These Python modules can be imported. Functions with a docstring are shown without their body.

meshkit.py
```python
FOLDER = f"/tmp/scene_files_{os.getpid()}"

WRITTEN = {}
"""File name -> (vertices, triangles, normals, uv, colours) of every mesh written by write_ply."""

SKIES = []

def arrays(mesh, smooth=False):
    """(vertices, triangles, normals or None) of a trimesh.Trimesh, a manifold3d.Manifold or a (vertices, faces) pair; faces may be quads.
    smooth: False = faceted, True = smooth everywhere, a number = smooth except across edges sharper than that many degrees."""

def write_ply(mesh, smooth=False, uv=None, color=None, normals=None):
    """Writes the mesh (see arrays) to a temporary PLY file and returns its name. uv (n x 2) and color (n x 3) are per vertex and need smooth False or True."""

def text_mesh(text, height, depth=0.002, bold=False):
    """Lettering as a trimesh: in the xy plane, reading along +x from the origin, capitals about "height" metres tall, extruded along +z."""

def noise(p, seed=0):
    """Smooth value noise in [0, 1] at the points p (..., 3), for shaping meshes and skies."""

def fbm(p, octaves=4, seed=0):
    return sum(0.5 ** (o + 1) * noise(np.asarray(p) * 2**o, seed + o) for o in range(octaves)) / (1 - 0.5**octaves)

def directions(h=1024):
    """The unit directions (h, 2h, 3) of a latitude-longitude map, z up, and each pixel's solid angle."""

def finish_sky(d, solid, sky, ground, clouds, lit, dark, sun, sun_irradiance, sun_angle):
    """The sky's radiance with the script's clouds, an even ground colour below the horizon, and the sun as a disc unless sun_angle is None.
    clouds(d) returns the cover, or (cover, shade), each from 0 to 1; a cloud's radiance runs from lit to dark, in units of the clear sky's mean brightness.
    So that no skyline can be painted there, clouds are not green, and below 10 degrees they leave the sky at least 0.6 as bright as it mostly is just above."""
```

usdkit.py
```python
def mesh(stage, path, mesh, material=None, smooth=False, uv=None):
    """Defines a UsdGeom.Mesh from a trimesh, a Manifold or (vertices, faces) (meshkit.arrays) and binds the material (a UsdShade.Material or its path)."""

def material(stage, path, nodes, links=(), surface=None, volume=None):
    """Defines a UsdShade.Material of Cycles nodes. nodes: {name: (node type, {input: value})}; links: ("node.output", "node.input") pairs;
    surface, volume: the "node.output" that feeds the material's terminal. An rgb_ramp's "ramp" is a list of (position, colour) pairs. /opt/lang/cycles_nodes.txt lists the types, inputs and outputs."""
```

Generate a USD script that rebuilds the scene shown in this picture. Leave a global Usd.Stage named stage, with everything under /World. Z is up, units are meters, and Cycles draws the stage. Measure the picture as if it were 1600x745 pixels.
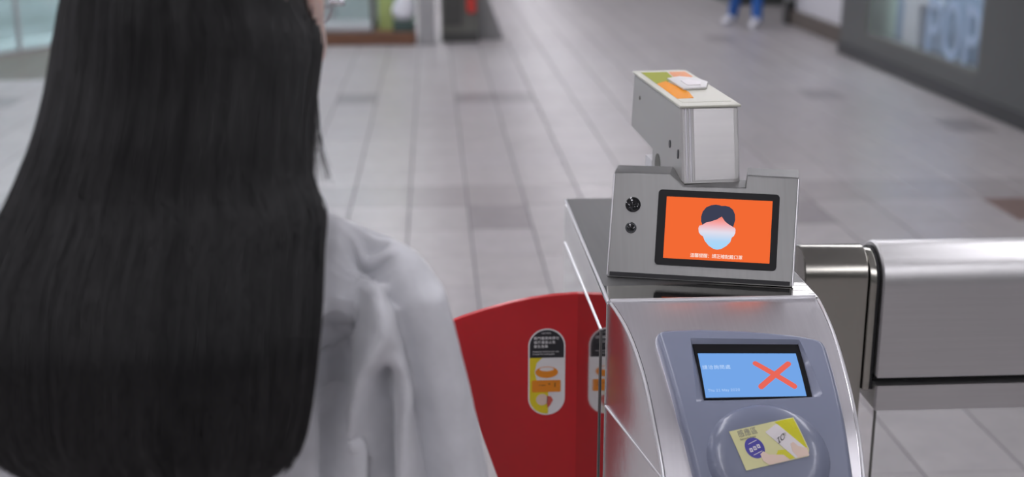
import math, random
import numpy as np, trimesh, manifold3d as m3, shapely
from shapely.geometry import Polygon, Point
from scipy.interpolate import PchipInterpolator
from pxr import Usd, UsdGeom, UsdShade, Sdf, Gf, Vt
import usdkit, meshkit

stage = Usd.Stage.CreateInMemory()
UsdGeom.SetStageUpAxis(stage, 'Z'); UsdGeom.SetStageMetersPerUnit(stage, 1.0)
W = UsdGeom.Xform.Define(stage, '/World'); stage.SetDefaultPrim(W.GetPrim())
UsdGeom.Scope.Define(stage, '/World/Looks')

# ------------------------------------------------------------------ camera, light, exposure
cam = UsdGeom.Camera.Define(stage, '/World/camera')
cam.AddTranslateOp().Set(Gf.Vec3d(0, 0, 1.62))
cam.AddRotateXYZOp().Set(Gf.Vec3f(90 - 15.7086, 0, -3.5255))
cam.CreateHorizontalApertureAttr(36.0); cam.CreateVerticalApertureAttr(36.0 * 745 / 1600)
cam.CreateFocalLengthAttr(45.0); cam.CreateClippingRangeAttr(Gf.Vec2f(0.05, 200))
cam.CreateFStopAttr(2.9); cam.CreateFocusDistanceAttr(1.86)
cam.CreateExposureAttr(0.0)
PANEL_STRENGTH = 8.6          # the ceiling's light panels
SHOP_STRENGTH = 4.0           # light strips in the lit shop fronts

def lin(c):
    c = np.asarray(c, float) / 255.0
    return np.where(c <= 0.04045, c / 12.92, ((c + 0.055) / 1.055) ** 2.4)

# ------------------------------------------------------------------ materials
LOOK = {}
def mat(name, rgb=None, rough=0.5, metal=0.0, spec=0.5, var=0.0, vscale=(1, 1, 1), bump=0.0, bscale=(40, 40, 40), coat=0.0, aniso=0.0, sheen=0.0, sss=0.0):
    n = {'p': ('principled_bsdf', dict(base_color=tuple(lin(rgb)), roughness=rough, metallic=metal, specular_ior_level=spec, coat_weight=coat, anisotropic=aniso, sheen_weight=sheen, subsurface_weight=sss))}
    l = []
    if var or bump:
        n['tc'] = ('texture_coordinate', {})
    if var:
        a, b = lin(np.clip(np.asarray(rgb) * (1 - var), 0, 255)), lin(np.clip(np.asarray(rgb) * (1 + var), 0, 255))
        n['mp'] = ('mapping', dict(scale=vscale)); n['ns'] = ('noise_texture', dict(scale=1.0, detail=4.0, roughness=0.6))
        n['rr'] = ('rgb_ramp', dict(ramp=[(0.3, tuple(a)), (0.7, tuple(b))]))
        l += [('tc.object', 'mp.vector'), ('mp.vector', 'ns.vector'), ('ns.fac', 'rr.fac'), ('rr.color', 'p.base_color')]
    if bump:
        n['mb'] = ('mapping', dict(scale=bscale)); n['nb'] = ('noise_texture', dict(scale=1.0, detail=3.0))
        n['bp'] = ('bump', dict(strength=bump, distance=0.002))
        l += [('tc.object', 'mb.vector'), ('mb.vector', 'nb.vector'), ('nb.fac', 'bp.height'), ('bp.normal', 'p.normal')]
    LOOK[name] = usdkit.material(stage, '/World/Looks/' + name, n, l, surface='p.BSDF')
def emit(name, rgb, strength=1.0):
    LOOK[name] = usdkit.material(stage, '/World/Looks/' + name, {'e': ('emission', dict(color=tuple(lin(rgb)), strength=strength))}, [], surface='e.emission')
def glass(name, tint=(1, 1, 1), mirror=0.06, rough=0.02):
    LOOK[name] = usdkit.material(stage, '/World/Looks/' + name, {
        't': ('transparent_bsdf', dict(color=tint)), 'g': ('glossy_bsdf', dict(color=(1, 1, 1), roughness=rough)),
        'm': ('mix_closure', dict(fac=mirror))},
        [('t.BSDF', 'm.closure1'), ('g.BSDF', 'm.closure2')], surface='m.closure')

for k, c in enumerate([(171, 166, 166), (169, 164, 165), (173, 168, 168), (168, 163, 163)]):
    mat(f'tile_stone_{k}', c, rough=0.34, spec=0.42, var=0.035, vscale=(9, 9, 9), bump=0.05, bscale=(60, 60, 60))
mat('tile_band', (160, 154, 154), rough=0.30, var=0.03, vscale=(9, 9, 9))
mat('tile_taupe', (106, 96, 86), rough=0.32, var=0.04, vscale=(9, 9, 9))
mat('tile_grey', (143, 137, 138), rough=0.32, var=0.04, vscale=(9, 9, 9))
mat('tile_brown', (120, 98, 92), rough=0.32, var=0.05, vscale=(9, 9, 9))
mat('grout', (106, 102, 104), rough=0.8, var=0.05, vscale=(20, 20, 20))
mat('ceiling_white', (205, 205, 208), rough=0.8)
mat('wall_white', (212, 211, 216), rough=0.55, var=0.01, vscale=(2, 2, 2))
mat('wall_grey', (150, 152, 152), rough=0.6, var=0.02, vscale=(2, 2, 2))
mat('facade_dark', (74, 77, 76), rough=0.35, var=0.03, vscale=(1.5, 1.5, 1.5))
mat('skirting_dark', (46, 48, 50), rough=0.4)
mat('base_brown', (92, 82, 74), rough=0.5, var=0.05, vscale=(3, 3, 3))
mat('brown_wood', (112, 76, 56), rough=0.45, var=0.08, vscale=(3, 30, 30))
mat('black_metal', (36, 36, 36), rough=0.4)
mat('steel', (206, 205, 205), rough=0.38, metal=1.0, var=0.012, vscale=(3, 3, 160), bump=0.035, bscale=(6, 6, 900))
mat('steel_cross', (222, 220, 224), rough=0.36, metal=1.0, var=0.012, vscale=(160, 3, 3), bump=0.035, bscale=(900, 6, 6))
mat('steel_mirror', (200, 199, 198), rough=0.055, metal=1.0)
mat('steel_flank', (216, 214, 216), rough=0.2, metal=1.0, bump=0.12, bscale=(30, 30, 30))
mat('steel_edge', (226, 225, 228), rough=0.32, metal=0.55)
mat('steel_satin', (136, 136, 135), rough=0.42, metal=1.0, var=0.015, vscale=(160, 3, 3))
mat('steel_light', (222, 220, 219), rough=0.34, metal=0.75, var=0.012, vscale=(3, 3, 90))
mat('steel_side', (206, 205, 203), rough=0.5, metal=0.8)
mat('top_steel', (168, 167, 162), rough=0.06, metal=1.0, bump=0.05, bscale=(5, 300, 5))
mat('steel_olive', (164, 162, 154), rough=0.2, metal=1.0)
mat('console_plastic', (128, 134, 154), rough=0.36, coat=0.25, bump=0.03, bscale=(700, 700, 700))
mat('pad_plastic', (122, 128, 148), rough=0.3, coat=0.3)
mat('bezel_black', (20, 20, 23), rough=0.4, spec=0.2)
mat('lens_black', (20, 22, 24), rough=0.08, coat=1.0)
mat('lens_ring', (70, 72, 74), rough=0.3, metal=0.6)
mat('lens_core', (10, 10, 12), rough=0.05)
mat('rubber_gap_black', (40, 40, 42), rough=0.7)  # black rubber, also the shade in the barrier gaps
mat('flap_red', (196, 31, 38), rough=0.33, var=0.015, vscale=(5, 5, 5))
mat('print_white', (228, 226, 226), rough=0.4)
mat('print_black', (36, 36, 42), rough=0.4)
mat('print_yellow', (226, 206, 34), rough=0.4)
mat('print_orange', (232, 140, 28), rough=0.4)
mat('print_brown', (150, 88, 30), rough=0.4)
mat('print_red', (205, 92, 80), rough=0.4)
mat('print_pink', (224, 200, 184), rough=0.4)
mat('print_grey', (150, 148, 128), rough=0.45)
mat('print_purple', (74, 68, 158), rough=0.4)
mat('card_glare', (214, 211, 158), rough=0.3)  # yellow sticker made pale, its glare put into the colour
mat('card_yellow', (208, 203, 44), rough=0.3)
mat('card_white', (222, 216, 218), rough=0.35)
mat('label_green', (150, 156, 24), rough=0.45, spec=0.2)
mat('label_amber', (238, 150, 0), rough=0.45, spec=0.2)
mat('label_orange', (222, 132, 56), rough=0.35)
mat('label_cream', (200, 199, 186), rough=0.35)
emit('screen_orange', (243, 106, 52)); emit('screen_navy', (60, 64, 84)); emit('screen_text_white', (250, 222, 210))
emit('screen_blue', (116, 166, 232)); emit('screen_red', (233, 104, 90)); emit('screen_text_pale', (176, 205, 246))
mat('skin', (224, 198, 188), rough=0.5, sss=0.15)
mat('jacket_grey', (208, 209, 213), rough=0.9, var=0.03, vscale=(25, 25, 25), bump=0.1, bscale=(420, 420, 420), sheen=0.25)
mat('cloth_black', (34, 35, 38), rough=0.85, bump=0.1, bscale=(300, 300, 300))
mat('cloth_blue', (44, 96, 172), rough=0.8)
mat('cloth_grey', (120, 124, 128), rough=0.85)
mat('shoe_white', (226, 226, 232), rough=0.5)
mat('hair_dark', (24, 23, 24), rough=0.42, spec=0.45, var=0.25, vscale=(70, 70, 3))
mat('glasses_metal', (200, 200, 205), rough=0.2, metal=1.0)
mat('eye_white', (235, 232, 228), rough=0.15)
mat('eye_dark', (40, 28, 22), rough=0.1)
mat('lip', (190, 120, 112), rough=0.45)
mat('shop_green', (176, 196, 184), rough=0.6, var=0.03, vscale=(2, 2, 2))
mat('shop_blue', (142, 160, 186), rough=0.6, var=0.03, vscale=(2, 2, 2))
mat('shop_cyan', (188, 202, 202), rough=0.6, var=0.04, vscale=(3, 3, 3))
mat('shop_lime', (176, 190, 120), rough=0.6)
mat('shop_teal', (66, 84, 80), rough=0.6)
mat('sill_grey', (176, 176, 178), rough=0.5)
mat('pillar_grey', (158, 157, 158), rough=0.45, var=0.02, vscale=(4, 4, 4))
mat('cabinet_grey', (104, 104, 98), rough=0.5)
mat('cabinet_dark', (74, 74, 72), rough=0.5)
mat('ramp_grey', (138, 137, 137), rough=0.6)
mat('red_paint', (206, 64, 56), rough=0.35)
mat('letter_white', (160, 180, 204), rough=0.5)
emit('light_panel', (248, 246, 253), PANEL_STRENGTH)
emit('shop_light', (236, 246, 255), SHOP_STRENGTH * 6)
glass('shop_glass', (0.93, 0.96, 0.96), 0.08); glass('clear_glass', (0.97, 0.98, 0.98), 0.03)
# the face drawn on the terminal's screen: a tint that runs from pink to white to light blue, as displayed
LOOK['screen_face'] = usdkit.material(stage, '/World/Looks/screen_face', {
    'g': ('geometry', {}), 's': ('separate_xyz', {}), 'm': ('map_range', dict(from_min=1.068, from_max=1.119, to_min=0.0, to_max=1.0, clamp=True)),
    'r': ('rgb_ramp', dict(ramp=[(0, tuple(lin((160, 214, 252)))), (0.3, tuple(lin((176, 214, 246)))), (0.55, tuple(lin((226, 222, 236)))), (0.78, tuple(lin((246, 170, 172)))), (1, tuple(lin((246, 122, 92))))])),
    'e': ('emission', dict(strength=1.0))}, [('g.position', 's.vector'), ('s.z', 'm.value'), ('m.result', 'r.fac'), ('r.color', 'e.color')], surface='e.emission')
LOOK['hair_strand'] = usdkit.material(stage, '/World/Looks/hair_strand', {
    'h': ('hair_info', {}), 'r': ('rgb_ramp', dict(ramp=[(0, (0.003, 0.0033, 0.0042)), (1, (0.021, 0.020, 0.0205))])), 'o': ('noise_texture', dict(scale=15.0, detail=4.0)),
    'g': ('geometry', {}), 'mp': ('mapping', dict(scale=(1, 1, 0.05))),
    'p': ('principled_bsdf', dict(roughness=0.36, specular_ior_level=0.55))},
    [('g.position', 'mp.vector'), ('mp.vector', 'o.vector'), ('o.fac', 'r.fac'), ('r.color', 'p.base_color')], surface='p.BSDF')

# ------------------------------------------------------------------ scene helpers
USED = {}
def numbered(parent, name):
    k = (parent, name); n = USED.get(k, 0); USED[k] = n + 1
    return f'{parent}/{name}' + (f'_{n:03d}' if n else '')
def data(p, label=None, cat=None, group=None, kind=None):
    for k, v in (('label', label), ('category', cat), ('group', group), ('kind', kind)):
        if v: p.SetCustomDataByKey(k, v)
    return p
def thing(name, label, cat=None, loc=(0, 0, 0), rotz=0.0, group=None, kind=None):
    x = UsdGeom.Xform.Define(stage, numbered('/World', name))
    if any(loc): x.AddTranslateOp().Set(Gf.Vec3d(*map(float, loc)))
    if rotz: x.AddRotateZOp().Set(rotz)
    return data(x.GetPrim(), label, cat, group, kind)
def obj(name, mesh, m, parent=None, smooth=30, label=None, kind=None):
    path = numbered(str(parent.GetPath()) if parent else '/World', name)
    p = usdkit.mesh(stage, path, mesh, LOOK[m], smooth=smooth).GetPrim()
    return data(p, label, None, None, kind)

# ------------------------------------------------------------------ mesh helpers
def cat(*ms): return trimesh.util.concatenate([x for x in ms])
def box(x0, x1, y0, y1, z0, z1, b=0.0):
    if b <= 0:
        m = trimesh.creation.box([x1 - x0, y1 - y0, z1 - z0]); m.apply_translation([(x0 + x1) / 2, (y0 + y1) / 2, (z0 + z1) / 2]); return m
    pts = []
    for X, Y, Z in [(b, b, 0), (b, 0, b), (0, b, b)]:
        for sx in (x0 + X, x1 - X):
            for sy in (y0 + Y, y1 - Y):
                for sz in (z0 + Z, z1 - Z): pts.append((sx, sy, sz))
    return trimesh.convex.convex_hull(np.array(pts))
def inset(p, d):
    p = np.asarray(p, float); e = np.roll(p, -1, 0) - p; e /= np.linalg.norm(e, axis=1)[:, None]
    n = np.c_[-e[:, 1], e[:, 0]]; pn = np.roll(n, 1, 0); b = pn + n; b /= np.maximum((b * n).sum(1), 0.35 * np.linalg.norm(b, axis=1))[:, None] * 1.0
    return p + b * d
def prism(poly, depth, bevel=0.0, frame=None, back_bevel=True):
    """poly (n,2), extruded from h=0 (back) to h=depth (front, bevelled). frame maps (x,y,h) to the world."""
    p = np.asarray(poly, float)
    if Polygon(p).exterior.is_ccw is False: p = p[::-1]
    rings = []
    if bevel:
        if back_bevel: rings.append((inset(p, bevel), 0)); rings.append((p, bevel))
        else: rings.append((p, 0))
        rings += [(p, depth - bevel), (inset(p, bevel * 0.3), depth - bevel * 0.3), (inset(p, bevel), depth)]
    else: rings = [(p, 0), (p, depth)]
    n = len(p); v = np.vstack([np.c_[r, np.full(n, h)] for r, h in rings]); f = []
    for k in range(len(rings) - 1):
        for i in range(n):
            j = (i + 1) % n; a, b_, c, d = k * n + i, k * n + j, (k + 1) * n + j, (k + 1) * n + i
            f += [(a, b_, c), (a, c, d)]
    for k, flip in ((0, True), (len(rings) - 1, False)):
        vv, ff = trimesh.creation.triangulate_polygon(Polygon(rings[k][0]), engine='earcut')
        idx = np.array([np.argmin(((rings[k][0] - q) ** 2).sum(1)) for q in vv]) + k * n
        ff = idx[ff]; f += [tuple(t[::-1]) if flip else tuple(t) for t in ff]
    m = trimesh.Trimesh(v, np.array(f), process=False); m.fix_normals()
    if frame is not None: m.vertices = frame(m.vertices); m.fix_normals()
    return m
def plate(poly, h0, h1, frame=None):
    """a thin flat print or plate from a shapely polygon, between heights h0 and h1 of a frame"""
    gs = [g for g in getattr(poly, 'geoms', [poly]) if g.area > 0]
    m = cat(*[trimesh.creation.extrude_polygon(g, h1 - h0, engine='earcut') for g in gs]); m.apply_translation([0, 0, h0])
    if frame is not None: m.vertices = frame(m.vertices); m.fix_normals()
    return m
def rrect(x0, y0, x1, y1, r=0.0): return shapely.box(x0 + r, y0 + r, x1 - r, y1 - r).buffer(r, quad_segs=6) if r else shapely.box(x0, y0, x1, y1)
def tube(path, r, n=10, closed=False):
    P = np.asarray(path, float); N = len(P); R = np.full(N, r) if np.ndim(r) == 0 else np.asarray(r)
    T = (np.roll(P, -1, 0) - np.roll(P, 1, 0)) if closed else np.gradient(P, axis=0); T /= np.linalg.norm(T, axis=1)[:, None]
    u = np.cross(T[0], [0, 0, 1]); u = u if np.linalg.norm(u) > 1e-3 else np.cross(T[0], [1, 0, 0]); u /= np.linalg.norm(u)
    v = []
    for k in range(N):
        u = u - T[k] * (u @ T[k]); u /= np.linalg.norm(u); w = np.cross(T[k], u)
        a = np.arange(n) * 2 * np.pi / n; v.append(P[k] + R[k] * (np.cos(a)[:, None] * u + np.sin(a)[:, None] * w))
    v = np.vstack(v); f = []
    for k in range(N if closed else N - 1):
        k2 = (k + 1) % N
        for i in range(n):
            j = (i + 1) % n; f += [(k * n + i, k * n + j, k2 * n + j), (k * n + i, k2 * n + j, k2 * n + i)]
    if not closed:
        for k, s in ((0, 1), (N - 1, -1)):
            c = len(v); v = np.vstack([v, P[k]])
            for i in range(n): f.append((c, k * n + (i + 1) % n, k * n + i)[::s])
    m = trimesh.Trimesh(v, np.array(f), process=False); m.fix_normals(); return m
def loft(rings, cap=True):
    rings = [np.asarray(r, float) for r in rings]; n = len(rings[0]); v = np.vstack(rings); f = []
    for k in range(len(rings) - 1):
        for i in range(n):
            j = (i + 1) % n; f += [(k * n + i, k * n + j, (k + 1) * n + j), (k * n + i, (k + 1) * n + j, (k + 1) * n + i)]
    if cap:
        for k, s in ((0, 1), (len(rings) - 1, -1)):
            c = len(v); v = np.vstack([v, rings[k].mean(0)])
            for i in range(n): f.append((c, k * n + (i + 1) % n, k * n + i)[::s])
    m = trimesh.Trimesh(v, np.array(f), process=False); m.fix_normals(); return m
def lathe(prof, n=32, origin=(0, 0, 0), axis=(0, 0, 1)):
    prof = np.asarray(prof, float); a = np.arange(n) * 2 * np.pi / n
    m = loft([np.c_[r * np.cos(a), r * np.sin(a), np.full(n, z)] for r, z in prof])
    ax = np.asarray(axis, float); ax /= np.linalg.norm(ax)
    m.apply_transform(trimesh.geometry.align_vectors([0, 0, 1], ax)); m.apply_translation(origin); return m
def frame_of(o, ax, ay, az):
    o, A = np.asarray(o, float), np.array([ax, ay, az], float)
    return lambda v: o + np.asarray(v) @ A
def to_mani(m): return m3.Manifold(m3.Mesh(np.asarray(m.vertices, np.float32), np.asarray(m.faces, np.uint32)))
def from_mani(M):
    q = M.to_mesh(); return trimesh.Trimesh(q.vert_properties[:, :3], q.tri_verts, process=False)
def sph(c, r, seg=20):
    s = m3.Manifold.sphere(1.0, seg); r = (r, r, r) if np.ndim(r) == 0 else r
    return s.scale(tuple(map(float, r))).translate(tuple(map(float, c)))
def hull(*s): return m3.Manifold.batch_hull(list(s))
def bone(a, ra, b, rb): return hull(sph(a, ra), sph(b, rb))
def union(ms): return m3.Manifold.batch_boolean(ms, m3.OpType.Add)
def soften(M, edge, it=10):
    t = from_mani(M.refine_to_length(edge)); t.merge_vertices(); trimesh.smoothing.filter_taubin(t, lamb=0.5, nu=0.53, iterations=it); return t

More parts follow.
